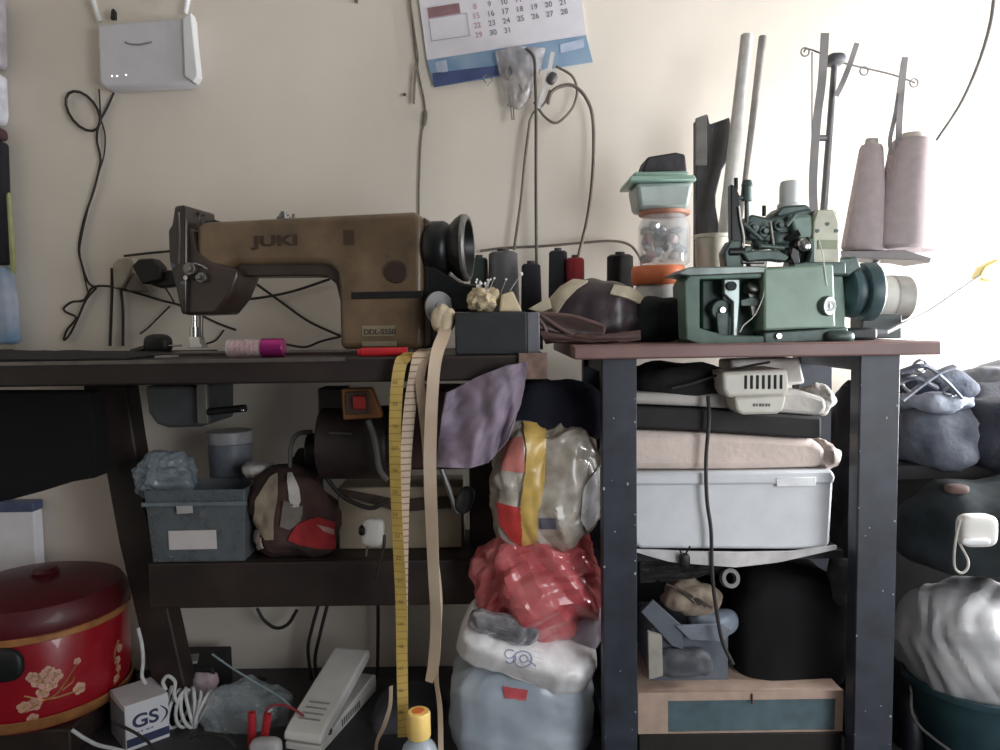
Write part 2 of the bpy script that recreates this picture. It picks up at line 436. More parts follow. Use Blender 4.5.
    h = MB().lathe([(0, 0), (.03, 0), (.045, .004), (.050, .012), (.050, .034), (.046, .040), (.042, .044), (.042, .046), (0, .046)], c, ax)
    h.build('pulley', m_blkmetal, r, bevel=0)
    c2 = c + ax * .046
    h = MB().lathe([(.0, 0), (.044, 0), (.054, .010), (.0605, .020), (.0605, .028), (.057, .032), (.050, .032), (.044, .018), (.02, .012), (.016, .018), (0, .018)], c2, ax, seg=48)
    wh = h.build('handwheel', m_blkmetal, r)
    MB().lathe([(.0535, .0323), (.0575, .0323), (.0608, .0285), (.0608, .024), (.0535, .0323)], c2, ax, seg=48).build('rim', M('worn_wheel_rim', (150, 150, 146), .35, metal=.8), wh)
    MB().prism([(430, 262), (462, 284), (478, 286), (480, 296), (474, 312), (436, 312), (430, 300)], Y - .03, Y + .06).build('belt_guard', m_blkmetal, r, bevel=.004)
    c3 = P(443, 309, 1.375)
    MB().lathe([(0, 0), (.026, 0), (.030, .003), (.030, .007), (.012, .008), (.012, .012), (0, .012)], c3, (0.75, -.65, 0.1)).build('bobbin_winder_wheel', M('grey_disc', (150, 148, 150), .4), r)
    # bed
    MB().box((P(150, 350, 1.40).x, 1.37, TZ - .002), (P(436, 350, 1.40).x, 1.50, TZ + .006)).build('bed', M('bed_metal', (70, 62, 58), .35, metal=.4), r, bevel=.001)
    r.rotation_euler = (0, 0, math.radians(-8)); r.scale = (1.025, 1, 1)
sewing_machine()

def on_left_table():
    # red marker lying along the front edge
    a, b = P(361, 352, 1.265), P(408, 351, 1.265); z = TZ + .008
    t = MB().cyl((a.x, 1.266, z), (b.x, 1.266, z), .0075); t.cyl((a.x - .006, 1.266, z), (a.x, 1.266, z), .006)
    r = thing('marker_pen', ((a.x + b.x) / 2, 1.266, TZ), 'bright red pen lying on the table edge under the machine', 'pen')
    t.build('barrel', m_red, r, bevel=.001)
    MB().cyl((b.x, 1.266, z), (b.x + .012, 1.266, z), .0055, .003).build('tip', m_black, r)
    # thread container: clear tube with magenta cap
    a, b, c = P(228, 343, 1.31), P(262, 343, 1.31), P(284, 343, 1.31); zz = TZ + .0165
    r = thing('bobbin_tube', ((a.x + c.x) / 2, 1.31, TZ), 'small clear tube with a shiny magenta cap lying by the needle', 'tube')
    MB().lathe([(0, 0), (.0155, 0), (.0155, (b.x - a.x)), (.0145, b.x - a.x), (.0145, .001), (0, .001)], (a.x, 1.31, zz), (1, 0, 0)).build('clear_tube', M('clear_pink_plastic', (238, 214, 214), .12, alpha=.3), r)
    MB().lathe([(0, 0), (.0165, 0), (.0165, c.x - b.x), (0, c.x - b.x)], (b.x, 1.31, zz), (1, 0, 0)).build('cap', M('magenta_foil', (190, 60, 140), .2, metal=.7), r, bevel=.001)
    for k in range(3):
        x = a.x + .008 + k * .017
        MB().lathe([(0, 0), (.012, 0), (.012, .002), (.005, .002), (.005, .010), (.012, .010), (.012, .012), (0, .012)], (x, 1.31, zz), (1, 0, 0), seg=20).build('bobbin', M('pink_thread', (222, 160, 166), .6), r)
    # black plug lying on the table
    r = thing('power_plug', (P(155, 345, 1.52).x, 1.52, TZ), 'black moulded plug with its lead lying on the table left of the needle', 'plug')
    z0 = TZ
    c = P(158, 340, 1.52)
    MB().blob((c.x, 1.52, z0 + .021), (.027, .018, .021), e=.7).build('plug_body', m_black, r)
    MB().tube([(c.x - .015, 1.52, z0 + .016), (c.x - .04, 1.52, z0 + .009), (c.x - .055, 1.52, z0 + .007)], lambda u: .0085 - .003 * u).build('strain_relief', m_black, r)
    MB().tube([(c.x - .05, 1.52, z0 + .006), (c.x - .1, 1.53, z0 + .004), (c.x - .16, 1.60, z0 + .004), (c.x - .24, 1.66, z0 + .004)], .0035).build('lead', m_cable, r)
    p = MB()
    for dy in (-.008, .008): p.cyl((c.x + .024, 1.52 + dy, z0 + .018), (c.x + .045, 1.52 + dy, z0 + .018), .002)
    p.build('pin', m_chrome, r)
    # dark cloth on the table at the left
    def cl(u, v):
        x = -1.09 + u * .46; y = 1.255 + v * .42
        h = .012 * math.sin(PI * min(1, v * 1.1)) * (1 - u) ** .7 + .005 * noise.noise(Vector((u * 9, v * 7, 2))) * (1 - u)
        return (x, y, TZ + .003 + max(0, h))
    tag(MB().grid(cl, 40, 20, .003).build('black_cloth', M('black_cloth', (34, 31, 31), .9, var=.15, bump=.3, bscale=300)), 'flat black cloth lying on the left end of the sewing table', 'cloth')
    # white scrap
    a = P(166, 351, 1.36)
    tag(MB().box((a.x - .012, 1.34, TZ + .0005), (a.x + .018, 1.37, TZ + .004)).build('thread_scrap', M('grey_lint', (150, 148, 146), .9)), 'small pale scrap lying on the table near the presser foot', 'scrap')
    # black pin box with cream pincushion
    r = thing('pin_box', (P(497, 335, 1.30).x, 1.30, TZ), 'matte black square box with a grey edge under the cream pincushion', 'box')
    zb = TZ
    x0, x1, x2 = P(455, 335, 1.265).x, P(527, 335, 1.265).x, P(540, 335, 1.265).x
    zt = P(497, 312, 1.265).z
    MB().box((x0, 1.265, zb + .0003), (x1, 1.35, zt)).build('body', M('matte_black_card', (42, 44, 46), .7), r, bevel=.003)
    MB().box((x1 + .0002, 1.268, zb + .0003), (x2, 1.348, zt - .001)).build('side_edge', M('grey_film', (112, 112, 118), .35), r, bevel=.002)
    r = thing('pincushion', (P(495, 300, 1.30).x, 1.305, zt), 'lumpy cream pincushion full of pins on top of the black box', 'pincushion')
    c = P(492, 302, 1.305)
    MB().blob((c.x - .014, 1.305, zt + .021), (.026, .026, .0205), e=.8, amp=.010, freq=60, seed=3, flat=.98).build('cushion', M('cream_fabric', (206, 188, 156), .9, var=.2, scale=90, bump=.5), r)
    MB().poly([(c.x + .012, 1.29, zt + .0005), (c.x + .052, 1.29, zt + .0005), (c.x + .036, 1.29, zt + .036), (c.x + .016, 1.29, zt + .030)], (0, .03, 0)).build('paper_wrap', M('cream_paper', (214, 196, 164), .8), r, bevel=.003)
    pm = M('pin_steel', (200, 200, 200), .3, metal=.6); hm = M('pin_head_white', (240, 238, 232), .3)
    rr = random.Random(4)
    for k in range(14):
        bx = c.x - .032 + .05 * rr.random(); by = 1.292 + .026 * rr.random()
        l = .018 + .014 * rr.random(); d = Vector((rr.uniform(-.45, .6), rr.uniform(-.3, .3), 1)).normalized()
        p0 = Vector((bx, by, zt + .030)); p1 = p0 + d * l
        pn = MB().cyl(p0 - d * .006, p1, .0006, seg=6).build('pin', pm, r)
        MB().blob(p1, (.0022,) * 3, sub=2).build('pin_head', hm, pn)
    p0 = P(510, 291, 1.30); p1 = P(521, 274, 1.30)
    pn = MB().cyl(p0, p1, .0008, seg=6).build('pin', pm, r); MB().blob(p1, (.004,) * 3, sub=2).build('pin_head', hm, pn)
    # thread spools at the back of the table
    def spool(px, ytop, w, Y, rgb, label, cone=.85, cap=None):
        a = P(px, ytop, Y); z1 = a.z; rad = w * K(Y) / 2; TZ = 0.765 if a.x > .11 else 0.75; h = z1 - TZ
        r = thing('thread_spool', (a.x, Y, TZ), label, 'spool', 'thread spools behind the pincushion')
        MB().lathe([(0, 0), (rad * 1.02, 0), (rad * 1.02, .004), (rad, .006), (rad * (1 + cone) / 2, h * .6), (rad * cone, h - .006), (rad * cone * .8, h - .002), (0, h - .002)], (a.x, Y, TZ)).build('thread', M('thread_' + '_'.join(map(str, rgb)), rgb, .7, bump=.6, bscale=500, weave=True), r)
        MB().lathe([(rad * .35, h - .004), (rad * .35, h + .004), (rad * .2, h + .004), (rad * .2, h - .004)], (a.x, Y, TZ)).build('core', M('spool_core', cap or (60, 58, 58), .6), r)
    spool(479, 257, 20, 1.60, (58, 72, 66), 'dark green thread spool just right of the handwheel')
    spool(503, 251, 33, 1.58, (112, 110, 112), 'large grey thread cone behind the pincushion', .86)
    spool(531, 263, 22, 1.52, (40, 38, 48), 'navy thread spool standing right of the grey cone')
    spool(558, 250, 21, 1.62, (46, 48, 54), 'tall blue-black thread spool left of the red one')
    spool(575, 257, 19, 1.60, (158, 36, 44), 'red thread spool at the back of the table', .95)
    spool(620, 254, 27, 1.60, (34, 32, 34), 'black thread spool left of the orange-lidded jar', .95)
    # thin black spindle in front of wall
    # brown leather bag / flap with a cream zip strip
    r = thing('leather_pouch', (P(585, 345, 1.36).x, 1.36, TZ), 'dark brown leather pouch with folded flaps lying between the two tables', 'pouch')
    lm = M('brown_leather', (62, 44, 42), .42, var=.2, bump=.2)
    bd = MB().pblob(548, 279, 642, 344, 1.36, 1.47, e=.8, amp=.010, freq=16, seed=5, ridged=True, sub=5, fn=lambda p, q: Vector((p.x, p.y - .012 * max(0, -p.z / q.z), p.z * (1 - .25 * (p.x / q.x) ** 2)))).build('body', M('dark_leather', (64, 52, 55), .34, var=.2, bump=.15), r, smooth=30)
    sk = Skin(bd)
    ct = M('cream_tape', (204, 192, 168), .8)
    lab(sk.patch([[(547, 312), (558, 313)], [(552, 300), (566, 301)], [(562, 289), (577, 290)], [(574, 282), (588, 283)]], .004, .005, 8, 24).build('zip_tape', ct, r), 'cream cloth tape along the left edge')
    lab(sk.patch([[(614, 287), (628, 289), (642, 298)], [(610, 295), (626, 299), (642, 306)]], .004, .005, 16, 6).build('tape_end', ct, r), 'cream tape end along the right edge')
    MB().prism([(528, 309), (549, 297), (552, 308), (540, 313)], 1.372, 1.382).build('tape_end', ct, r, bevel=.002)
    MB().patch([[(536, 313), (568, 316), (604, 327)], [(540, 328), (574, 334), (602, 334)], [(546, 342), (580, 342.5), (616, 341)]], lambda u, v: 1.318 - .016 * math.sin(PI * v) + .03 * u, .004, wob=.006, freq=1.4, seed=2).build('flap', M('flap_leather', (58, 40, 38), .45, var=.2, bump=.2), r)
    pip = M('fold_leather', (104, 80, 76), .45)
    for pp in ([(537, 313), (570, 316), (592, 322), (605, 327)], [(540, 314), (560, 328), (584, 341)], [(536, 315), (545, 328), (547, 342)], [(604, 327), (603, 333), (598, 337)]):
        MB().ptube(pp, 1.300, .0034).build('piping', pip, r)
    tag(MB().patch([[(540, 333), (590, 336), (640, 331)], [(546, 342), (590, 343), (640, 340)]], lambda u, v: 1.29 + .01 * u, .012, wob=.004, freq=1.5, seed=8).build('brown_strap', M('strap_leather', (82, 56, 50), .5)), 'flat brown leather strap lying in front of the pouch', 'strap')
    # black cloth heap left of the overlocker
    tag(MB().pblob(622, 298, 702, 343, 1.36, 1.50, e=.7, amp=.018, freq=11, seed=9).build('black_cloth', M('soft_black_cloth', (28, 32, 34), .95, var=.2, bump=.4, bscale=200)), 'heap of black cloth between the pouch and the green machine', 'cloth')
on_left_table()
# ------------------------------------------------------------------ right table
RZ = 0.765
RY0, RY1 = 1.20, 1.66
m_legsteel = M('blue_black_painted_steel', (48, 52, 62), .45, var=.2, scale=25)
def right_table():
    r = thing('overlock_table', (P(757, 350, 1.4).x, 1.40, 0), 'narrow table with a pinkish brown top and blue-black steel legs under the green machine', 'table')
    x0, x1 = P(574, 350, RY0).x, P(942, 345, RY0).x
    MB().box((x0, RY0, RZ - .022), (x1, RY1, RZ)).build('tabletop', M('pink_brown_laminate', (128, 98, 94), .45, var=.12, scale=10), r, bevel=.003)
    chips = M('chipped_paint', (170, 176, 186), .7)
    def leg(px0, px1, Yf, Yb, zt=RZ - .0225):
        a, b = P(px0, 520, Yf).x, P(px1, 520, Yf).x; t = .004
        g = MB().box((a, Yf, 0), (b, Yf + t, zt)).box((a, Yf + t, 0), (a + t, Yb, zt)).box((b - t, Yf + t, 0), (b, Yb, zt))
        return g.build('leg', m_legsteel, r, bevel=.0012)
    rr = random.Random(2)
    for px0, px1 in ((603, 637), (858, 897)):
        l = leg(px0, px1, 1.225, 1.26)
        c = MB()
        for k in range(16):
            e = rr.random() < .55; x = P(px0 + 1 if e and rr.random() < .5 else (px1 - 2 if e else rr.uniform(px0 + 4, px1 - 4)), 500, 1.225).x; z = rr.uniform(.08, .7); w = rr.uniform(.0005, .0014)
            c.box((x - w, 1.2243, z - w * rr.uniform(.8, 2)), (x + w, 1.2252, z + w * rr.uniform(.8, 2)))
        lab(c.build('paint_chip', chips, l, smooth=0), 'small pale chips in the dark paint')
    for px0, px1 in ((584.5, 610), (797, 830)): leg(px0, px1, 1.50, 1.535)
    for px in (620, 877):
        x = P(px, 520, 1.225).x
        MB().box((x - .02, 1.262, RZ - .05), (x + .02, 1.498, RZ - .0226)).build('side_rail', m_legsteel, r, bevel=.002)
        MB().box((x - .02, 1.262, .06), (x + .02, 1.498, .09)).build('side_rail', m_legsteel, r, bevel=.002)
    # inner shelf boards
    xa, xb = P(639, 560, 1.262).x, P(854, 560, 1.262).x
    sm = M('black_board', (20, 20, 22), .7, var=.2)
    MB().box((xa, 1.30, SH1 - .014), (xb, 1.56, SH1)).build('shelf', sm, r)
    MB().box((xa, 1.562, .03), (xb, 1.57, SH1 + .0)).build('back_board', sm, r)
    # a bolt under the top
    b = MB().cyl(P(888, 362, 1.30), P(888, 374, 1.30), .006).cyl(P(886, 372, 1.30), P(892, 380, 1.30), .011)
    b.build('bolt', m_steel, r)
SH1 = P(740, 552, 1.30).z
SH2 = P(740, 672, 1.30).z
right_table()

def overlocker():
    Y0, Y1 = 1.27, 1.40
    c = P(762, 343, Y0)
    r = thing('overlock_machine', (c.x, 1.335, RZ), 'pale green overlock sewing machine with exposed loopers on the narrow table', 'sewing machine')
    k = K(Y0)
    # base casting : frame around an open looper bay
    b = MB()
    b.prism([(690, 270), (842, 264), (846, 300), (846, 341), (688, 345), (684, 330), (682, 285)], Y0 + .055, Y1)   # rear body
    b.prism([(684, 282), (692, 271), (765, 271), (765, 278), (700, 279), (700, 328), (724, 335), (765, 336), (765, 344), (700, 345), (686, 340)], Y0 + .002, Y0 + .056)
    b.build('base_casting', M('base_green', (98, 122, 110), .45, var=.22, scale=22), r, bevel=.003)
    MB().prism([(764, 268), (834, 264), (836, 327), (764, 331)], Y0 - .006, Y0 + .056).build('front_cover', M('pale_green_cover', (132, 156, 140), .4, var=.12, scale=16), r, bevel=.004)
    MB().prism([(764, 332), (848, 327), (850, 341), (764, 344)], Y0, Y0 + .056).build('lower_rail', m_greygreen, r, bevel=.003)
    MB().prism([(676, 274), (690, 267), (760, 266), (772, 268), (768, 273), (690, 276)], Y0 - .004, Y0 + .10).build('cloth_plate', M('cloth_plate_metal', (120, 128, 124), .35, metal=.6, var=.2), r, bevel=.002)
    # looper bay details
    MB().prism([(702, 280), (722, 279), (724, 300), (718, 318), (722, 332), (702, 330)], Y0 + .04, Y0 + .054).build('bay_bracket', m_green2, r, bevel=.003)
    c0 = P(722, 310, Y0 + .02)
    lo = MB().cyl(c0 + Vector((0, .03, 0)), c0, .018).prism([(716, 312), (730, 312), (730, 336), (718, 336)], Y0 + .018, Y0 + .04)
    lo.build('looper_crank', m_greygreen, r, bevel=.002)
    MB().cyl(c0 + Vector((0, .001, 0)), c0 + Vector((0, -.006, 0)), .005).build('screw', m_chrome, r)
    MB().prism([(724, 279), (740, 279), (740, 300), (737, 343), (733, 343), (733, 302), (724, 294)], Y0 + .006, Y0 + .022).build('looper_arm', M('looper_metal', (150, 160, 158), .35, metal=.7), r, bevel=.002)
    MB().cyl(P(732, 286, Y0 + .006), P(732, 286, Y0 - .002), .008).build('screw', m_greygreen, r, bevel=.001)
    x = MB(); x.pblob(744, 282, 758, 294, Y0 + .01, Y0 + .04, e=.7, amp=.004, freq=60, sub=3); x.prism([(748, 290), (758, 292), (764, 316), (752, 316)], Y0 + .02, Y0 + .035)
    x.build('looper', m_steel, r, bevel=.001)
    MB().prism([(741, 300), (752, 297), (763, 300), (763, 306), (741, 306)], Y0 + .012, Y0 + .03).build('looper_bar', m_greygreen, r, bevel=.001)
    MB().ptube([(765, 288), (762, 300), (754, 316), (744, 325), (740, 332)], Y0 - .004, .0009).build('thread', M('white_thread', (215, 215, 210), .8), r)
    # feet & bolts
    f = MB().pblob(822, 330, 852, 343, Y0 - .02, Y0 + .03, e=.7, sub=3); f.build('foot', m_greygreen, r)
    f = MB(); a = P(778, 336, Y0); f.cyl(a, a + Vector((0, -.006, 0)), .0055); f.build('bolt', m_chrome, r, bevel=.001)
    a = P(829, 306, Y0 - .006)
    kn = MB().cyl(P(824, 306, Y0), a + Vector((0, -.004, 0)), .017).build('oil_gauge', m_greygreen, r, bevel=.002)
    MB().lathe([(.0045, 0), (.009, 0), (.009, .004), (.0045, .004), (.0045, 0)], a + Vector((0, -.0035, 0)), (0, -1, 0)).build('gauge_ring', M('white_ring', (215, 218, 214), .4), kn)
    # upper casting
    u = MB()
    u.prism([(800, 266), (806, 224), (814, 210), (836, 210), (841, 224), (842, 268)], Y0 + .04, Y1 - .005)
    u.prism([(744, 222), (752, 214), (770, 218), (785, 214), (800, 210), (812, 208), (816, 240), (800, 246), (790, 252), (776, 244), (748, 240)], Y0 + .045, Y1 - .03)
    u.build('upper_arm', m_greygreen, r, bevel=.004)
    lab(MB().prism([(813, 240), (814, 222), (818, 210), (834, 209), (839, 222), (840, 266), (815, 266)], Y0 + .025, Y0 + .045).build('arm_end_plate', M('cream_plate', (196, 196, 176), .45, var=.1), r, bevel=.002), 'cream end plate with screw holes')
    s = MB()
    for q in ((817, 231), (827, 224), (836, 231)): a = P(*q, Y0 + .026); s.cyl(a, a + Vector((0, -.003, 0)), .0032)
    s.build('screw', m_greygreen, r)
    MB().prism([(818, 240), (838, 240), (838, 249), (818, 249)], Y0 + .023, Y0 + .026).build('name_plate', M('olive_plate', (140, 148, 120), .5), r, bevel=.0006)
    MB().prism([(790, 216), (812, 214), (816, 234), (806, 244), (796, 238)], Y0 + .03, Y0 + .05).build('arm_cover', M('mint_cover', (120, 146, 134), .4), r, bevel=.005)
    # top white cap : oil reservoir
    a = P(790, 208, Y0 + .08)
    MB().lathe([(0, 0), (.022, 0), (.022, .006), (.019, .008), (.018, .040), (.016, .046), (.010, .048), (0, .048)], a).build('oil_cap', M('cloudy_plastic', (206, 208, 208), .35, var=.05), r)
    MB().prism([(775, 214), (783, 206), (806, 204), (812, 208), (808, 216), (780, 220)], Y0 + .05, Y0 + .11).build('cap_base', m_greygreen, r, bevel=.004)
    # left thread post and levers
    MB().prism([(731, 184), (736, 186), (740, 196), (742, 230), (744, 268), (732, 268), (731, 220)], Y0 + .03, Y0 + .05).build('thread_post', m_blkmetal, r, bevel=.002)
    MB().prism([(731, 240), (741, 240), (742, 270), (726, 270), (724, 252)], Y0 + .025, Y0 + .06).build('post_bracket', m_greygreen, r, bevel=.003)
    a = P(747, 186, Y0 + .04); MB().cyl(a + Vector((0, 0, -.075)), a + Vector((0, 0, -.024)), .004).cyl(a + Vector((-.018, 0, -.02)), a + Vector((0, 0, -.02)), .004).cyl(a + Vector((0, 0, -.026)), a, .0085).cyl(a, a + Vector((0, 0, .010)), .010, .007).build('tension_post', m_greygreen, r, bevel=.001)
    MB().cyl(P(736, 190, Y0 + .04), P(736, 178, Y0 + .04), .0035).build('pin', m_blkmetal, r)
    MB().ptube([(739, 206), (741, 222), (744, 238), (743, 254)], Y0 + .026, .0016).build('thread', MATS['white_thread'], r)
    a = P(764, 216, Y0 + .07); MB().cyl(a, a + Vector((0, 0, .018)), .0035).build('guide_pin', m_blkmetal, r)
    for q in ((752, 228), (763, 232), (778, 226)):
        a = P(*q, Y0 + .046); m = MB(); m.cyl(a, a + Vector((0, -.010, 0)), .010); m.cyl(a + Vector((0, -.010, 0)), a + Vector((0, -.018, 0)), .005); m.build('tension_disc', m_greygreen, r, bevel=.001)
    # needle clamp, presser lever, front works
    MB().prism([(742, 252), (756, 250), (778, 250), (790, 256), (786, 262), (770, 260), (748, 262)], Y0 + .02, Y0 + .045).build('presser_lever', m_greygreen, r, bevel=.003)
    MB().prism([(748, 262), (768, 260), (766, 270), (752, 270)], Y0 + .03, Y0 + .05).build('presser_foot', m_steel, r, bevel=.002)
    a = P(728, 252, Y0 + .03); MB().cyl(a, a + Vector((.028, 0, 0)), .0085).build('stub_shaft', m_blkmetal, r, bevel=.001)
    a = P(803, 245, Y0 + .03)
    MB().blob((a.x, a.y, a.z), (.014, .012, .013), e=.8, amp=.003, freq=70, sub=3).build('needle_clamp', m_chrome, r)
    MB().prism([(792, 246), (799, 250), (801, 268), (795, 268), (790, 256)], Y0 + .02, Y0 + .04).build('needle_bar', m_blkmetal, r, bevel=.002)
    MB().prism([(808, 236), (815, 240), (816, 268), (807, 268), (811, 252)], Y0 + .02, Y0 + .04).build('guard', m_green2, r, bevel=.002)
    MB().cyl(P(788, 240, Y0 + .03), P(800, 232, Y0 + .02), .006).build('lever', m_blkmetal, r, bevel=.001)
    MB().prism([(794, 264), (806, 262), (846, 262), (846, 274), (794, 274)], Y0 + .0, Y0 + .05).build('bed_step', m_greygreen, r, bevel=.002)
    MB().ptube([(819, 240), (823, 256), (825, 272), (827, 286)], Y0 - .008, .0008).build('thread', MATS['white_thread'], r)
    for (x0, y0, x1, y1, ya, yb) in ((736, 246, 752, 256, .03, .06), (752, 240, 770, 250, .045, .07), (770, 232, 790, 246, .035, .06), (781, 250, 794, 262, .03, .06)):
        MB().pblob(x0, y0, x1, y1, Y0 + ya, Y0 + yb, e=.6, amp=.002, freq=60, seed=x0, sub=3).build('casting_boss', m_greygreen, r)
    for (pa, pb, rr) in (((744, 224), (762, 240), .004), ((760, 246), (784, 248), .0045), ((770, 222), (776, 262), .003), ((786, 226), (796, 214), .004), ((742, 262), (764, 262), .0035)):
        MB().cyl(P(*pa, Y0 + .03), P(*pb, Y0 + .03), rr).build('linkage_rod', m_steel if rr < .004 else m_greygreen, r)
    # handwheel
    a = P(842, 292, Y0 + .07); ax = Vector((1, 0, 0))
    w = MB().lathe([(0, 0), (.022, 0), (.03, .006), (.044, .008), (.046, .014), (.046, .020), (.038, .023), (.038, .030), (.050, .032), (.052, .038), (.052, .052), (.048, .056), (.02, .058), (0, .058)], a, ax, seg=40)
    w.build('handwheel', M('dark_teal_enamel', (70, 92, 98), .4, var=.15), r)
    MB().prism([(836, 258), (858, 256), (862, 268), (850, 276), (838, 276)], Y0 + .04, Y0 + .11).build('wheel_guard', m_greygreen, r, bevel=.004)
overlocker()

def right_table_items():
    # motor behind the handwheel
    a = P(880, 297, 1.42); ax = Vector((1, 0.05, -.06)).normalized()
    r = thing('servo_motor', (a.x + .04, 1.42, RZ), 'off-white rounded motor lying behind the green handwheel', 'motor')
    MB().lathe([(0, -.07), (.036, -.07), (.040, -.064), (.041, .0), (.041, .042), (.039, .050), (.034, .054), (0, .054)], a, ax).build('housing', M('cream_motor', (184, 180, 172), .4, var=.05), r)
    MB().lathe([(.0413, .016), (.0418, .016), (.0418, .047), (.0400, .047)], a, ax).build('end_band', M('grey_motor_band', (140, 136, 130), .5), r)
    MB().box((a.x - .045, 1.395, RZ + .0003), (a.x + .03, 1.445, a.z - .030)).build('mount', M('motor_mount', (60, 66, 66), .5), r, bevel=.003)
    # plug and lead
    r = thing('cable_plug', (P(862, 330, 1.32).x, 1.32, RZ), 'black plug with a grey lead, on the right end of the narrow table', 'plug')
    b = P(846, 330, 1.32); c = P(874, 330, 1.32)
    MB().box((b.x, 1.305, RZ + .0003), (c.x, 1.335, RZ + .022)).build('body', M('plug_grey_black', (44, 48, 52), .5), r, bevel=.005)
    MB().cyl((c.x, 1.32, RZ + .012), (c.x + .022, 1.32, RZ + .012), .008, .005).build('strain_relief', M('grey_rubber', (90, 94, 98), .6), r)
    MB().tube([(c.x + .02, 1.32, RZ + .012), P(903, 324, 1.36), P(930, 311, 1.45), P(960, 290, 1.55), P(985, 273, 1.62)], .0042).build('lead', M('grey_cable', (98, 96, 92), .5), r)
    e = MB().prism([(978, 278), (984, 266), (1000, 258), (1012, 266), (1006, 278), (990, 282)], 1.60, 1.63).build('socket_end', M('pale_yellow_plastic', (206, 192, 120), .5), r, bevel=.004)
    # cone platform (thread stand) with rods
    z0 = P(880, 251, 1.46).z + .003
    r = thing('thread_stand', (P(820, 300, 1.5).x, 1.5, RZ), 'metal thread stand with a tall rod and wires greyed for haze behind the green machine', 'thread stand')
    gm = M('hazed_stand_metal', (122, 120, 122), .45, metal=.4, var=.12)  # dark rods coloured grey to imitate the haze over them
    MB().prism([(836, 251), (905, 250), (932, 258), (930, 263), (915, 260), (836, 257)], 1.46, 1.55).build('cone_tray', M('tray_metal', (92, 84, 84), .5, var=.1), r, bevel=.001)
    a, b = P(814, 344, 1.50), P(835, 58, 1.50); a.z = RZ + .0003
    MB().cyl(a, b, .0075, .006).build('rod', gm, r)
    MB().cyl(P(838, 300, 1.5), P(880, 258, 1.5), .005).cyl(P(818, 300, 1.5), P(840, 300, 1.5), .005).build('tray_arm', gm, r)
    MB().pblob(826, 54, 844, 66, 1.48, 1.52, e=.7, sub=3).build('clamp', M('clamp_black', (92, 92, 96), .5), r)
    w = MB().ptube([(804, 52), (806, 49), (812, 50), (822, 54), (836, 61), (860, 67), (890, 74), (908, 80), (915, 83)], 1.495, .0018)
    w.build('cross_wire', gm, r)
    for q in ((805, 52), (864, 71), (914, 83)):
        p = P(*q, 1.495); pts = [p + Vector((.008 * math.cos(t * PI / 5), 0, .008 * math.sin(t * PI / 5))) for t in range(11)]
        MB().tube(pts, .0014).build('thread_eye', gm, r)
    MB().cyl(P(818, 138, 1.50), P(826, 138, 1.50), .006).build('knob', gm, r)
    MB().cyl(P(812, 52, 1.49), P(812, 205, 1.49), .0012).build('guide_wire', gm, r)
    # ribbons slung on the wire
    wm = M('pale_cloth_strip', (128, 124, 124), .85, var=.06)
    rb = [([(825, 33), (822, 80), (817, 120), (813, 180), (814, 215)], 8, 'grey cloth strip standing left of the tall thread rod'),
          ([(857, 43), (850, 64), (842, 84), (836, 96)], 5, 'short pale strip leaning against the top of the thread rod'),
          ([(905, 57), (902, 85), (900, 110), (898, 150)], 6, 'pale cloth strip hanging over the wire above the right cone'),
          ([(903, 62), (896, 110), (890, 140), (892, 154)], 4, 'thin pale strip curling beside the one above the right cone')]
    for pp, w, l in rb:
        Y = 1.485
        tag(MB().ribbon([P(x, y, Y - .006 if i % 2 == 0 else Y) for i, (x, y) in enumerate(pp)], w * K(Y), t=.0015).build('cloth_strip', wm), l, 'strip')
    # two thread cones
    cm = M('mauve_thread', (206, 190, 192), .85, var=.05, scale=60, bump=.5, bscale=260, weave=True)
    core = M('cone_paper', (198, 190, 182), .8)
    def cone(px, pyt, wt, wb, Y, label, tilt):
        a = P(px, 250, Y); t = P(px, pyt, Y); h = t.z - z0 + .004; kk = K(Y) / 2
        r = thing('thread_cone', (a.x, Y, z0), label, 'thread cone', 'mauve thread cones on the stand')
        MB().lathe([(0, .001), (wb * kk * .9, .001), (wb * kk, .008), (wb * kk, .018), (wt * kk, h - .010), (wt * kk * .85, h - .003), (0, h - .001)], (a.x, Y, z0)).build('thread', cm, r)
        MB().lathe([(wt * kk * .62, h - .004), (wt * kk * .5, h + .010), (wt * kk * .3, h + .010), (wt * kk * .3, h - .004)], (a.x, Y, z0)).build('core', core, r)
        r.rotation_euler = (0, math.radians(tilt), 0)
    cone(864, 146, 22, 42, 1.515, 'slimmer mauve thread cone, the left one on the stand', 3)
    cone(905, 141, 42, 62, 1.50, 'fat mauve thread cone, the right one on the stand', 3)
right_table_items()

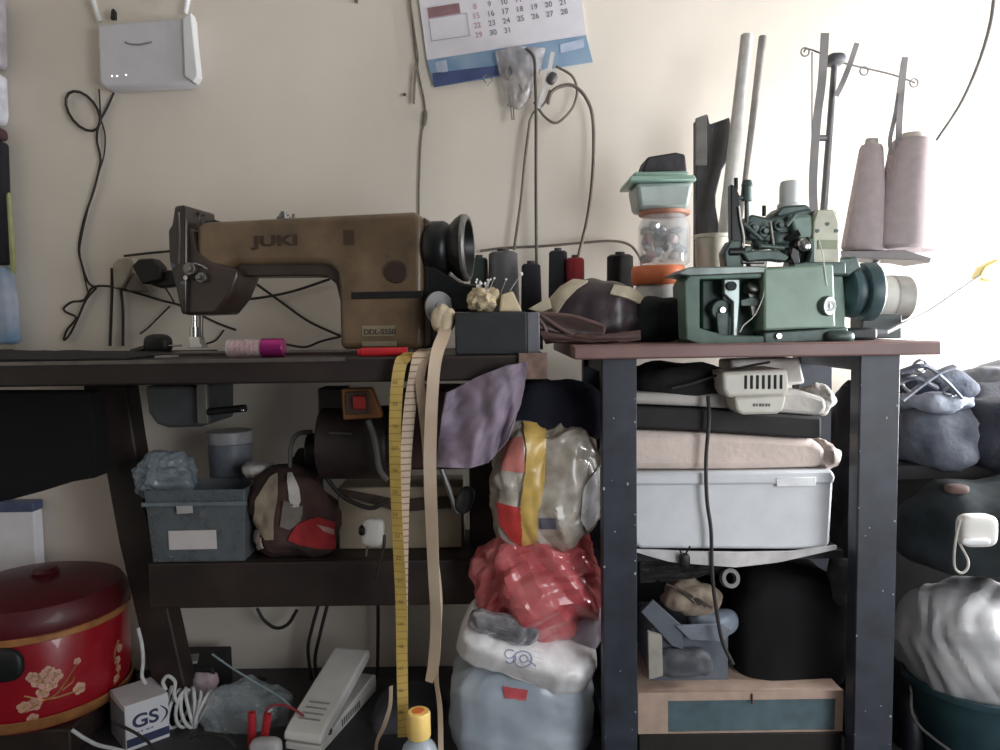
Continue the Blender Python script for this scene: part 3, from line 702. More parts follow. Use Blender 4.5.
def jar_stack():
    # orange lidded jars, lunch box, black stone
    TZ = RZ
    Y = 1.50; k = K(Y)
    xb = P(658, 290, Y).x
    z1 = P(658, 285, Y).z; z2 = P(658, 266, Y).z; z3 = P(658, 212, Y).z
    r = thing('food_jar', (xb, Y, TZ), 'clear jar with an orange lid, standing below the other jar', 'jar')
    MB().lathe([(0, 0), (.040, 0), (.045, .006), (.046, z1 - TZ - .008), (.042, z1 - TZ), (0, z1 - TZ)], (xb, Y, TZ)).build('glass', M('milky_plastic', (226, 224, 220), .2, alpha=.85), r)
    om = M('orange_plastic', (232, 128, 84), .4, var=.06)
    MB().lathe([(0, z1 - TZ), (.050, z1 - TZ), (.053, z1 - TZ + .004), (.053, z2 - TZ - .006), (.050, z2 - TZ - .001), (0, z2 - TZ - .001)], (xb, Y, TZ)).build('lid', om, r)
    xj = P(664, 240, Y).x; h = z3 - z2
    r = thing('bead_jar', (xj, Y, z2), 'clear jar full of shiny wrapped pieces, standing on the orange lid', 'jar')
    MB().lathe([(0, 0), (.044, 0), (.050, .006), (.051, h * .7), (.047, h * .82), (.042, h * .86), (.042, h - .008), (.040, h - .008), (.040, h * .85), (.047, h * .7), (.046, .008), (0, .004)], (xj, Y, z2 + .0005)).build('glass', M('clear_plastic', (225, 228, 230), .08, alpha=.28), r)
    lab(MB().lathe([(0, h - .008), (.048, h - .008), (.050, h - .006), (.050, h), (0, h - .0008)], (xj, Y, z2)).build('lid', M('dull_orange_lid', (186, 128, 104), .5), r), 'dull orange lid')
    rr = random.Random(11); cols = [M('wrap_silver', (190, 192, 200), .25, metal=.5), M('wrap_pink', (222, 186, 180), .5), M('wrap_dark', (84, 84, 92), .5), M('wrap_white', (236, 236, 240), .4)]
    for i in range(26):
        an = rr.random() * 6.28; q = .033 * math.sqrt(rr.random()) if i > 14 else .034; zz = z2 + .014 + (h * .72 - .012) * ((i * .618) % 1)
        cc = (xj + q * math.cos(an), Y + q * math.sin(an), zz)
        MB().blob(cc, (.012, .010, .010), amp=.006, freq=90, seed=i, sub=2, ridged=True).build('wrapped_piece', cols[i % 4], r, smooth=25)
    # lunch box
    zb = z3; zt = P(662, 186, Y).z
    x0, x1 = P(636, 200, 1.46).x, P(694, 200, 1.46).x
    r = thing('lunch_box', ((x0 + x1) / 2, 1.51, zb), 'frosted lunch box with a mint green lid on top of the jars', 'box')
    def tap(x0, x1, y0, y1, z0, z1, t):
        m = MB(); vs = [m.bm.verts.new(v) for v in ((x0 + t, y0 + t, z0), (x1 - t, y0 + t, z0), (x1 - t, y1 - t, z0), (x0 + t, y1 - t, z0), (x0, y0, z1), (x1, y0, z1), (x1, y1, z1), (x0, y1, z1))]
        for f in ((3, 2, 1, 0), (4, 5, 6, 7), (0, 1, 5, 4), (1, 2, 6, 5), (2, 3, 7, 6), (3, 0, 4, 7)): m.bm.faces.new([vs[i] for i in f])
        return m
    tap(x0, x1, 1.46, 1.56, zb + .0005, zt, .008).build('tub', M('frosted_grey_green', (172, 182, 178), .35, var=.05), r, bevel=.008)
    xa, xc = P(629, 184, 1.45).x, P(697, 184, 1.45).x
    lt = P(662, 172, 1.45).z
    tap(xa + .004, xc - .004, 1.452, 1.568, zt + .0005, zt + .012, -.004).build('lid_rim', M('mint_plastic', (152, 184, 170), .35, var=.05), r, bevel=.003)
    tap(xa + .012, xc - .012, 1.462, 1.558, zt + .0125, lt + .004, -.0).build('lid', MATS['mint_plastic'], r, bevel=.006)
    zz = lt + .0045
    a0, a1 = P(642, 170, 1.47).x, P(688, 170, 1.47).x
    m = MB(); m.poly([(a0, 1.475, zz), (a1, 1.475, zz), (a1 - .004, 1.475, zz + .034), (a1 - .022, 1.475, zz + .038), (a0 + .012, 1.475, zz + .030)], (0, .07, 0))
    tag(m.build('sharpening_stone', M('black_stone', (48, 46, 50), .7, var=.2, bump=.3), bevel=.004), 'black faceted block resting on the mint lid', 'block')
    # white cup
    xk = P(712, 252, 1.50).x
    r = thing('plastic_cup', (xk, 1.50, RZ), 'cream plastic cup with a rim standing behind the green machine', 'cup')
    zt = P(712, 235, 1.5).z - RZ
    MB().lathe([(0, 0), (.026, 0), (.033, zt - .008), (.037, zt - .006), (.037, zt), (.033, zt), (.025, .004), (0, .004)], (xk, 1.50, RZ + .0003)).build('body', M('cream_cup', (216, 208, 192), .45), r)
    # white roll and thin stick leaning to the right
    tag(MB().cyl(P(724, 240, 1.500) + Vector((0, 0, 0)), P(747, 36, 1.56), .0135, .0125).build('paper_roll', M('white_roll', (206, 202, 198), .7, var=.06, scale=50)), 'long white paper roll leaning from the cream cup', 'roll')
    tag(MB().cyl(P(738, 236, 1.52), P(763, 37, 1.57), .004, .0085).build('wooden_stick', M('pale_grey_stick', (140, 134, 130), .7)), 'pale tapered stick leaning behind the white roll', 'stick')
    # dark sheaths
    dm = M('dark_grey_card', (78, 76, 78), .7, var=.15)
    sh = tag(MB().prism([(696, 120), (708, 114), (710, 124), (730, 117), (734, 150), (722, 170), (716, 195), (716, 206), (722, 238), (724, 270), (696, 270)], 1.575, 1.60).build('scissor_sheath', dm, bevel=.003), 'tall dark grey sheath standing behind the white roll', 'sheath')
    lab(MB().prism([(696, 118), (707, 114), (707, 165), (696, 165)], 1.568, 1.5748).build('card_strip', M('mid_grey_card', (128, 124, 120), .7), sh, bevel=.001), 'lighter grey strip at the top')
    # support: small box behind
    bx = P(696, 300, 1.55).x
    tag(MB().box((bx, 1.562, RZ + .0002), (bx + .062, 1.602, P(700, 270, 1.57).z)).build('tool_box', M('dark_box', (60, 60, 62), .6), bevel=.003), 'dark low box behind the green machine, under the tall sheath', 'box')
jar_stack()
# ------------------------------------------------------------------ on the wall
def wall_things():
    # router
    Y0 = WY - .045
    c = P(148, 50, Y0)
    r = thing('wifi_router', (c.x, WY, c.z), 'white router box with two aerials mounted high on the wall at the left', 'router')
    MB().prism([(97, 24), (182, 17), (191, 14), (194, 80), (186, 84), (104, 88), (99, 82)], Y0, WY - .004).build('housing', M('router_front', (206, 204, 208), .4, var=.02), r, bevel=.006, bseg=3)
    MB().prism([(182, 18), (191, 12), (198, 76), (193, 82), (184, 76)], Y0 - .008, Y0 + .02).build('side_fin', m_whitepl, r, bevel=.003)
    MB().ptube([(125, 42), (130, 44), (140, 44.5), (152, 42)], Y0 - .0002, .0022).build('emblem', M('grey_print', (140, 138, 142), .6), r)
    l = MB()
    for q in ((112, 76), (117, 76), (126, 75)): l.blob(P(*q, Y0), (.002, .0015, .002), sub=2)
    em = M('status_light', (240, 245, 240), .4); em.node_tree.nodes['Principled BSDF'].inputs['Emission Color'].default_value = (.9, 1, .9, 1); em.node_tree.nodes['Principled BSDF'].inputs['Emission Strength'].default_value = 1.5
    l.build('status_lights', em, r)
    MB().cyl(P(100, 22, WY - .02), P(88, -14, WY - .02), .0055, .007).build('aerial', m_whitepl, r, bevel=.001)
    MB().cyl(P(185, 14, WY - .02), P(190, -14, WY - .02), .0055, .007).build('aerial', m_whitepl, r, bevel=.001)
    MB().prism([(110, 19), (111, 10), (113, 8), (115, 11), (115, 19)], WY - .03, WY - .02).build('connector', m_black, r, bevel=.001)
    # router leads
    Yc = WY - .008
    co = [P(83 + 17 * math.cos(t) * 1.0 + 3 * math.sin(t), 111 + 19 * math.sin(t) + 6 * math.cos(t), Yc - .003 * (t / 6.3)) for t in [i * PI / 8 for i in range(0, 36)]]
    tag(MB().tube(co, .003, smooth=False).build('cable_coil', m_cable), 'coiled loop of black cable hanging below the router', 'cable')
    t = MB().ptube([(115, 90), (108, 106), (99, 124), (97, 140), (100, 155), (100, 165), (94, 190), (84, 220), (79, 247), (82, 265), (88, 282), (96, 288)], Yc, .0026)
    tag(t.build('router_lead', m_cable), 'black lead dropping from the router in a long bend to the lower cables', 'cable')
    t = MB().ptube([(99, 89), (101, 118), (105, 135), (104, 155), (98, 175), (89, 205), (81, 240), (80, 255), (84, 275), (88, 292)], Yc - .004, .0018)
    tag(t.build('router_lead', m_cable), 'thinner black lead dropping from the left corner of the router', 'cable')
    # lower cable tangle
    def cb(pp, rr, l, Y=WY - .012, name='hanging_cable'):
        tag(MB().ptube(pp, Y, rr).build(name, m_cable), l, 'cable')
    cb([(96, 288), (86, 300), (78, 318), (70, 334), (64, 340), (67, 330), (76, 318), (66, 312), (64, 308), (72, 302), (84, 300), (92, 288), (106, 286), (126, 290), (160, 300), (182, 306), (215, 322), (236, 330)], .0026, 'black cable looping low on the wall and running right behind the machine head')
    cb([(112, 268), (112, 290), (111, 320), (110, 346)], .0035, 'thick black cable dropping straight from the white extension block, the left one')
    cb([(121, 290), (123, 310), (123, 346)], .0035, 'thick black cable dropping straight from the white extension block, the right one')
    cb([(124, 256), (150, 253), (172, 251)], .0026, 'short black cable running right from the top of the extension block')
    cb([(170, 306), (160, 316), (148, 328), (140, 334)], .002, 'thin black lead slanting down to the plug on the table')
    cb([(160, 280), (168, 292), (174, 302)], .002, 'thin lead hanging from the black adapter')
    cb([(216, 300), (250, 299), (290, 292), (330, 279)], .003, 'black cable rising to the right under the machine arm')
    cb([(240, 272), (262, 288), (284, 304), (310, 322), (345, 338)], .003, 'black cable slanting down to the right under the machine arm')
    cb([(224, 330), (216, 340), (206, 344)], .0022, 'short black lead behind the clear tube')
    cb([(284, 344), (305, 347), (322, 341), (343, 336)], .0026, 'thin black lead by the foot of the machine column')
    # extension block and adapter
    c = P(133, 275, WY - .03)
    r = thing('socket_block', (c.x, WY, c.z), 'off-white extension block hanging on the cables left of the machine head', 'socket')
    MB().prism([(112, 264), (118, 258), (132, 257), (134, 262), (130, 274), (122, 288), (113, 288)], WY - .035, WY - .004).build('body', M('ivory_plastic', (176, 166, 148), .5), r, bevel=.004)
    MB().prism([(124, 288), (134, 272), (146, 286), (150, 292), (128, 291)], WY - .03, WY - .005).build('socket_face', M('grey_ivory', (120, 108, 96), .5), r, bevel=.003)
    r = thing('power_adapter', (P(150, 272, WY - .05).x, WY - .04, c.z), 'black power adapter plugged into the off-white extension block', 'adapter')
    MB().prism([(131, 266), (138, 259), (152, 258), (160, 266), (160, 280), (148, 284), (142, 284)], WY - .075, WY - .036).build('body', m_black, r, bevel=.004)
    MB().prism([(148, 284), (160, 270), (172, 270), (176, 286), (160, 288)], WY - .06, WY - .03).build('second_body', m_black, r, bevel=.004)
    # calendar
    c = P(505, 20, WY - .01)
    r = thing('wall_calendar', (c.x, WY, c.z), 'wall calendar hanging crooked above the machines with a blue strip along its foot', 'calendar')
    def q(u, v):  # page coordinates: u along the width, v down
        a = Vector((427, 60)); b = Vector((586, 35)); up = Vector((-14, -105))
        p = a + (b - a) * u + up * v; return (p.x, p.y)
    MB().prism([q(0, 1.4), q(1, 1.4), q(1, 0), q(0, 0)], WY - .008, WY - .004).build('page', M('calendar_paper', (226, 222, 228), .7, var=.02), r)
    MB().prism([q(0.0, .0), q(1.0, .0), q(1.02, -.26), q(.02, -.26)], WY - .0085, WY - .0055).build('blue_strip', M('calendar_blue', (150, 172, 192), .6, rgb2=(112, 144, 178), scale=14), r)
    MB().prism([q(.02, -.13), q(.56, -.16), q(.56, -.24), q(.02, -.265)], WY - .0092, WY - .0086).build('navy_strip', M('calendar_navy', (72, 84, 128), .6), r)
    MB().prism([q(.05, -.03), q(.12, -.03), q(.12, -.14), q(.05, -.14)], WY - .0092, WY - .0086).build('pale_panel', M('calendar_pale', (182, 192, 212), .6), r)
    MB().prism([q(.83, -.05), q(.98, -.03), q(.98, -.11), q(.83, -.13)], WY - .0092, WY - .0086).build('pale_panel', M('calendar_pale', (182, 192, 212), .6), r)
    MB().prism([q(.045, .485), q(.245, .485), q(.245, .39), q(.045, .39)], WY - .0092, WY - .0081).build('maroon_block', M('calendar_maroon', (150, 112, 116), .6), r)
    fr = MB()
    for a0, b0, a1, b1 in ((.045, .38, .285, .38), (.045, .17, .285, .165), (.045, .38, .045, .17), (.285, .38, .285, .165)):
        A, B = P(*q(a0, b0), WY - .0086), P(*q(a1, b1), WY - .0086); fr.cyl(A, B, .0007, seg=6)
    fr.build('frame_line', M('calendar_line', (160, 158, 164), .7), r)
    ang = math.atan2(25, 159)
    rows = [(.497, range(1, 8)), (.406, range(8, 15)), (.316, range(15, 22)), (.226, range(22, 29)), (.136, range(29, 32))]
    for v, rg in rows:
        for i, n in enumerate(rg):
            p = P(*q(.34 + .091 * i, v), WY - .0083)
            mt = Matrix.Translation(p) @ Matrix.Rotation(PI / 2, 4, 'X') @ Matrix.Rotation(ang, 4, 'Z')
            MB().text(str(n), .0165, mt, ext=.0002, align='CENTER', bold=.0002).build('date_number', M('calendar_red', (190, 150, 156), .7) if i == 0 else M('calendar_ink', (128, 124, 132), .7), r, smooth=0)
    # strings left of calendar
    sm = M('grey_string', (120, 114, 104), .8)
    tag(MB().ptube([(410, -8), (414, 40), (418, 70), (424, 100), (425, 118), (421, 140), (419, 190), (419, 216)], WY - .006, lambda u: .0022 + (.003 if .52 < u < .62 else 0)).build('hanging_string', sm), 'long grey string with a knot hanging left of the calendar', 'string')
    tag(MB().ptube([(409, -8), (415, 35), (418, 60), (415, 82), (414, 104)], WY - .012, .002).build('hanging_string', sm), 'short grey string end hanging left of the calendar', 'string')
    tag(MB().ptube([(413, 103), (414, 84), (416, 62)], WY - .016, .0014).build('hanging_string', sm), 'short looped string end beside the long knotted string', 'string')
    # nails
    for q2, l in (((357, 3), 'small dark nail in the wall at the top, left of the strings'), ((405, 96), 'small dark nail in the wall just below the short string')):
        a = P(*q2, WY); tag(MB().cyl((a.x, WY + .003, a.z), (a.x, WY - .008, a.z), .0018).cyl((a.x, WY - .008, a.z), (a.x, WY - .010, a.z), .004).build('wall_nail', m_steel), l, 'nail')
    # plastic pouch hanging under the calendar
    pl = M('clear_grey_plastic', (196, 190, 190), .25, alpha=.55)
    c = P(520, 75, WY - .02)
    r = thing('plastic_pouch', (c.x, WY - .02, c.z), 'clear grey plastic pouch hanging over the foot of the calendar', 'pouch')
    MB().patch([[(495, 52), (516, 46), (545, 48)], [(500, 76), (520, 79), (541, 70)], [(507, 106), (518, 110), (530, 98)]], lambda u, v: WY - .022 - .012 * math.sin(PI * u), .003, wob=.006, freq=5).build('sheet', pl, r)
    g = MB()
    for pp in ([(506, 68), (505, 76), (509, 79), (512, 74), (510, 66)], [(486, 83), (483, 78), (488, 75), (492, 80), (487, 86)], [(519, 84), (522, 92), (518, 97)]): g.ptube(pp, WY - .036, .0012)
    g.build('safety_pin', m_steel, r)
    g = MB().cyl(P(509, 95, WY - .03), P(512, 120, WY - .03), .0018).cyl(P(513, 95, WY - .03), P(514, 120, WY - .03), .0018); g.build('needle', m_chrome, r)
    wht = M('white_strap', (222, 220, 218), .6)
    tag(MB().ribbon([P(553, 52, WY - .04), P(548, 75, WY - .045), P(541, 100, WY - .04), P(538, 108, WY - .038)], .009, t=.0015).build('white_strap', wht), 'white strap hanging from the calendar among the leads', 'strap')
    gc = M('grey_brown_cable', (116, 106, 96), .6)
    def c2(pp, rr, l, m=gc, Y=WY - .03): tag(MB().ptube(pp, Y, rr).build('hanging_cable', m), l, 'cable')
    c2([(526, 48), (534, 58), (535, 80), (536, 110), (536, 200), (537, 296)], .0034, 'straight dark lead hanging from the calendar, in front of the navy spool', M('dark_grey_cable', (84, 78, 72), .6), WY - .04)
    c2([(556, 66), (572, 76), (577, 90), (574, 105), (566, 116), (556, 123), (546, 118), (538, 108), (534, 102)], .003, 'grey lead in a ring below the right end of the calendar')
    c2([(548, 104), (552, 92), (562, 86), (574, 86), (586, 98), (593, 120), (593, 170), (588, 215), (580, 250), (574, 274)], .004, 'thick grey lead arching out from the ring and dropping to the red spool')
    c2([(530, 120), (525, 160), (521, 200), (514, 250)], .0032, 'grey lead hanging down to the large grey cone')
    c2([(550, 90), (544, 104), (534, 112), (530, 120)], .0026, 'short grey lead twisted round the others under the calendar')
    tag(MB().pblob(547, 72, 557, 85, WY - .055, WY - .035, e=.8, sub=3, rot=(0, .5, 0)).build('lead_plug', M('dark_grey_plug', (84, 80, 80), .5)), 'small dark plug in the middle of the tangled leads', 'plug')
    c2([(480, 251), (505, 248), (545, 246), (580, 243), (612, 241), (630, 245), (640, 258), (642, 268)], .003, 'thin grey lead running along the wall behind the spools', gc, WY - .012)
    # line at the far right
    tag(MB().ptube([(995, -10), (990, 25), (978, 65), (960, 105), (935, 143)], WY - .05, .004).build('hanging_cable', M('pale_grey_cable', (112, 110, 108), .6)), 'grey cable curving down from the top right corner', 'cable')
wall_things()

# ------------------------------------------------------------------ far left edge: clothes on a rail
def left_edge():
    Yg = 1.66
    def garment(pts, Y0, Y1, m, name, l, cat, seed):
        # folded cloth hanging edge on
        tag(MB().prism([(x - (3 if 'lime' in name else 10), y) for x, y in pts], *((1.66, 1.67) if 'lime' in name else (1.672, 1.712))).build(name, m, bevel=.002 if 'lime' in name else .010, bseg=3), l, cat)
    garment([(-70, -10), (6, -10), (8, 66), (-70, 66)], 1.60, 1.72, M('lilac_grey_cloth', (176, 168, 176), .9, bump=.3), 'folded_sheet', 'lilac grey folded sheet at the top left edge', 'sheet', 1)
    garment([(-70, 72), (7, 71), (9, 112), (7, 123), (-70, 124)], 1.61, 1.71, M('white_cloth', (206, 206, 212), .9), 'folded_shirt', 'white folded shirt at the left edge level with the router', 'shirt', 2)
    garment([(-70, 126), (7, 125), (9, 138), (-70, 138)], 1.61, 1.71, M('maroon_cloth', (78, 50, 56), .9), 'folded_cloth', 'thin maroon folded cloth under the white shirt at the left edge', 'cloth', 3)
    garment([(-70, 140), (9, 139), (11, 200), (14, 264), (-70, 266)], 1.61, 1.71, M('black_navy_cloth', (28, 27, 34), .9), 'black_jacket', 'black jacket at the left edge above the pale blue cloth', 'jacket', 4)
    garment([(9, 194), (11.5, 192), (17, 268), (16, 274), (13, 270)], 1.585, 1.605, M('lime_cloth', (162, 164, 116), .9), 'hanging_lime_strap', 'narrow pale lime strip hanging in front of the black jacket', 'strap', 5)
    garment([(-70, 268), (14, 266), (19, 300), (22, 344), (-70, 348)], 1.60, 1.715, M('pale_blue_cloth', (186, 192, 206), .9, rgb2=(120, 150, 180), scale=14), 'blue_white_cloth', 'pale blue and white cloth at the left edge resting at table height', 'cloth', 6)
    # a set of shelves carries them (behind the corner, off to the side)
    r = thing('open_shelf', (-1.30, 1.80, 0), 'dark open shelf at the left edge holding folded clothes', 'shelf')
    x0, x1 = -1.62, P(10, 200, 1.72).x
    dk = M('dark_shelf', (40, 34, 32), .6)
    z = P(0, 348, 1.72).z
    MB().box((x0, 1.672, z - .03), (P(4, 348, 1.68).x, 1.715, z - .003)).build('board', dk, r, bevel=.002)
    MB().box((x0 - .03, 1.672, 0), (x0 - .001, 1.715, 1.7)).build('side_panel', dk, r, bevel=.002)
    # black garment hanging under the table
    tag(MB().prism([(-60, 392), (90, 392), (94, 430), (96, 478), (72, 482), (40, 492), (10, 500), (-60, 514)], 1.44, 1.495).build('black_coat', M('black_wool', (14, 13, 15), .95), bevel=.006, bseg=3), 'black coat hanging under the left end of the sewing table', 'coat')
    # white carton with a blue strip
    a = P(33, 512, 1.68)
    r = thing('white_carton', (a.x - .12, 1.69, 0), 'white carton with a navy lid edge standing behind the red container', 'carton')
    MB().box((a.x - .25, 1.682, 0), (a.x, 1.715, a.z)).build('body', M('white_card', (238, 236, 240), .7, var=.03), r, bevel=.003)
    MB().box((a.x - .255, 1.678, a.z + .0005), (a.x + .002, 1.717, a.z + .022)).build('lid', M('navy_pale_lid', (84, 94, 128), .5), r, bevel=.003)
left_edge()

# ------------------------------------------------------------------ under the left table
def under_left():
    # oil pan
    r = thing('oil_pan', (P(193, 400, 1.42).x, 1.45, .70), 'dark grey rounded oil pan hung under the sewing table', 'pan')
    MB().prism([(145, 386), (204, 386), (204, 427), (168, 428), (156, 424), (148, 412)], 1.40, 1.56).build('pan', M('dark_grey_pan', (66, 68, 70), .5), r, bevel=.006, bseg=3)
    MB().prism([(196, 384), (206, 384), (208, 424), (197, 424)], 1.385, 1.399).build('bracket', M('grey_bracket', (104, 102, 96), .5, metal=.3), r, bevel=.002)
    MB().cyl(P(208, 412, 1.39), P(246, 408, 1.39), .007).build('knee_bar', m_blkmetal, r)
    a = P(243, 410, 1.385); MB().blob(a, (.004,) * 3, sub=2).build('bolt', m_chrome, r)
    # motor
    r = thing('clutch_motor', (P(380, 440, 1.42).x, 1.44, .62), 'dark brown motor hung under the sewing table behind the tape measures', 'motor')
    mm = M('motor_brown', (58, 48, 45), .5, var=.2)
    a, b = P(322, 442, 1.46), P(392, 442, 1.46)
    MB().cyl(a, b, .072, seg=40).build('housing', mm, r, bevel=.008, bseg=3)
    MB().pbox(318, 388, 345, 440, 1.44, 1.50).build('hanger', mm, r, bevel=.004)
    MB().cyl(P(308, 450, 1.46), P(321, 450, 1.46), .034).build('pulley', m_blkmetal, r, bevel=.003)
    MB().ptube([(329, 433), (338, 433), (352, 434)], 1.38, .0022).build('lever_rod', m_steel, r)
    # switch
    c = P(359, 404, 1.34)
    r = thing('motor_switch', (c.x, 1.36, c.z), 'orange-brown square switch box with a red button under the table', 'switch')
    MB().prism([(341, 389), (371, 388), (381, 414), (381, 418), (343, 420)], 1.342, 1.37).build('box', M('orange_brown_box', (150, 98, 58), .5, var=.1), r, bevel=.003)
    lab(MB().prism([(345, 392), (368, 391), (371, 414), (346, 415)], 1.338, 1.3418).build('face', M('grey_brown_face', (96, 72, 62), .5), r, bevel=.002), 'grey-brown front plate')
    MB().prism([(352, 396), (365, 396), (366, 409), (353, 410)], 1.328, 1.3378).build('button', M('switch_red', (196, 62, 54), .4), r, bevel=.003)
    tag(MB().ptube([(368, 420), (374, 436), (377, 452), (380, 470), (388, 480)], 1.36, .0058).build('switch_cable', M('grey_motor_cable', (110, 108, 106), .5)), 'grey cable dropping from the orange-brown switch', 'cable')
    # knee lifter
    r = thing('knee_lifter', (P(460, 490, 1.40).x, 1.40, .55), 'grey bent rod with an oval pad right of the tapes under the table', 'lever')
    MB().ptube([(436, 452), (442, 470), (450, 492), (457, 512), (464, 510)], 1.40, .0052).build('rod', M('lifter_rod', (128, 126, 126), .4, metal=.5), r)
    MB().pblob(456, 486, 474, 514, 1.385, 1.415, e=.8, sub=3, rot=(0, .35, 0)).build('pad', M('lifter_pad', (72, 74, 76), .4), r)
    # vertical lever by motor
    tag(MB().ptube([(290, 470), (291, 446), (298, 434), (312, 432)], 1.45, .0045).build('bent_conduit', M('brown_grey_conduit', (80, 74, 70), .5)), 'bent grey-brown cable arching over the red bag', 'cable')
    # translucent box on the shelf
    zs = SHZ
    x0, x1 = P(150, 560, 1.405).x, P(243, 560, 1.405).x
    zt = P(200, 490, 1.405).z
    r = thing('storage_box', ((x0 + x1) / 2, 1.46, zs), 'grey translucent storage box with a blank white label on the low shelf', 'box')
    def taper(x0, x1, y0, y1, z0, z1, t, th=.003):
        m = MB(); 
        vs = [m.bm.verts.new(v) for v in ((x0 + t, y0 + t, z0), (x1 - t, y0 + t, z0), (x1 - t, y1 - t, z0), (x0 + t, y1 - t, z0), (x0, y0, z1), (x1, y0, z1), (x1, y1, z1), (x0, y1, z1))]
        iv = [m.bm.verts.new(v) for v in ((x0 + t + th, y0 + t + th, z0 + th), (x1 - t - th, y0 + t + th, z0 + th), (x1 - t - th, y1 - t - th, z0 + th), (x0 + t + th, y1 - t - th, z0 + th), (x0 + th, y0 + th, z1), (x1 - th, y0 + th, z1), (x1 - th, y1 - th, z1), (x0 + th, y1 - th, z1))]
        for f in ((3, 2, 1, 0), (0, 1, 5, 4), (1, 2, 6, 5), (2, 3, 7, 6), (3, 0, 4, 7)):
            m.bm.faces.new([vs[i] for i in f]); m.bm.faces.new([iv[i] for i in reversed(f)])
        for i in range(4): j = 4 + (i + 1) % 4; m.bm.faces.new((vs[4 + i], vs[j], iv[j], iv[4 + i]))
        return m
    gpl = M('grey_translucent', (112, 118, 122), .3, alpha=.62)
    taper(x0 - .006, x1 + .008, 1.405, 1.52, zs + .0005, zt, .008).build('tub', gpl, r, bevel=.004)
    rim = MB(); rim.box((x0 - .010, 1.400, zt - .030), (x1 + .012, 1.404, zt - .022)); rim.build('rim', M('grey_rim', (118, 128, 134), .3, alpha=.85), r, bevel=.001)
    MB().prism([(168, 531), (216, 530), (217, 549), (169, 550)], 1.4075, 1.4085).build('label_sticker', M('label_white', (206, 200, 198), .7, var=.02), r, bevel=.0006)
    MB().prism([(176, 504.5), (192, 504), (193, 513), (177, 514)], 1.400, 1.4012).build('price_tag', M('tag_white', (178, 176, 176), .7), r)
    tag(MB().pblob(193, 496, 236, 528, 1.418, 1.46, e=.8, amp=.012, freq=30, seed=2).build('cream_rag', M('cream_rag', (186, 178, 156), .9)), 'cream rag inside the grey storage box', 'rag')
    tag(MB().pblob(136, 451, 190, 500, 1.42, 1.51, e=.85, amp=.020, freq=48, sub=5, seed=4, ridged=True).build('plastic_bag', M('blue_grey_film', (138, 150, 158), .25, alpha=.75), smooth=10), 'crumpled blue-grey plastic bag on top of the storage box at the left', 'bag')
    # tall cup behind
    xa, xb = P(208, 470, 1.56).x, P(250, 470, 1.56).x
    r = thing('plastic_tub', ((xa + xb) / 2, 1.565, zs), 'tall frosted tub with a pale rim behind the storage box', 'tub')
    zz = P(228, 444, 1.56).z; zr = P(228, 431, 1.56).z
    MB().lathe([(0, 0), (.038, 0), (.044, zz - zs), (.040, zz - zs), (.035, .004), (0, .004)], ((xa + xb) / 2, 1.57, zs + .0005)).build('tub', M('frosted_tub', (116, 120, 128), .4, alpha=.85), r)
    MB().lathe([(0, zz - zs + .001), (.046, zz - zs + .001), (.047, zr - zs), (0, zr - zs)], ((xa + xb) / 2, 1.57, zs)).build('lid', M('pale_grey_lid', (150, 148, 152), .4), r, bevel=.002)
    # red and white bag
    r = thing('cloth_bag', (P(297, 540, 1.46).x, 1.46, zs), 'dark red and cream cloth bag slumped on the low shelf beside the storage box', 'bag')
    bd = MB().pblob(250, 470, 338, 557, 1.41, 1.52, flat=.9, e=.62, amp=.022, freq=12, seed=6, sub=5, fn=lambda p, q: Vector((p.x * (1 - .22 * max(0, p.z / q.z)) - .010 * max(0, p.z / q.z), p.y, p.z))).build('body', M('dusty_brown_cloth', (84, 58, 52), .85, rgb2=(50, 38, 36), scale=13, bump=.4), r)
    sk = Skin(bd)
    sk.patch([[(270, 478), (278, 474)], [(256, 500), (278, 496)], [(254, 520), (274, 520)], [(266, 540), (274, 540)]], .003, .003, 14, 20).build('cream_panel', M('cream_panel', (150, 136, 118), .9), r)
    sk.patch([[(288, 474), (292, 474)], [(288, 486), (299, 488)], [(289, 498), (300, 500)], [(292, 506), (298, 506)]], .003, .003, 10, 16).build('white_panel', M('grey_white_panel', (196, 190, 186), .9), r)
    sk.patch([[(284, 500), (303, 506)], [(282, 514), (300, 520)], [(280, 526), (290, 530)]], .003, .003, 10, 12).build('grey_panel', M('grey_panel', (120, 112, 104), .9), r)
    sk.patch([[(296, 524), (318, 516), (334, 522)], [(288, 540), (312, 544), (334, 544)], [(300, 545), (316, 548), (334, 548)]], .003, .003, 16, 12).build('red_panel', M('deep_red_cloth', (150, 36, 40), .85), r)
    sk.patch([[(318, 524), (332, 528)], [(324, 532), (332, 536)]], .006, .002, 8, 6).build('pale_patch', M('pale_patch', (170, 130, 122), .85), r)
    sk.patch([[(255, 530), (262, 529)], [(251, 551), (259, 551)]], .004, .002, 6, 12).build('white_tag', M('tag_white2', (196, 180, 176), .8), r)
    tag(MB().pblob(244, 462, 272, 478, 1.46, 1.52, e=.8, amp=.01, freq=30, seed=12).build('white_cloth_end', M('white_cloth2', (190, 184, 178), .9)), 'small white cloth end poking out between the tub and the red bag', 'cloth')
    tag(MB().pblob(292, 446, 322, 505, 1.50, 1.58, e=.7, amp=.012, freq=20, seed=14).build('black_bundle', M('black_bundle', (28, 26, 27), .9)), 'black bundle behind the red bag, left of the motor', 'bundle')
    # beige box
    x0, x1 = P(338, 520, 1.48).x, P(462, 520, 1.48).x
    r = thing('cardboard_box', ((x0 + x1) / 2, 1.53, zs), 'beige cardboard box with a dark ribbon on the low shelf behind the white plug', 'box')
    zt = P(400, 487, 1.48).z
    MB().box((x0, 1.48, zs + .0004), (x1, 1.60, zt)).build('body', M('beige_card', (150, 136, 116), .8, var=.06), r, bevel=.003)
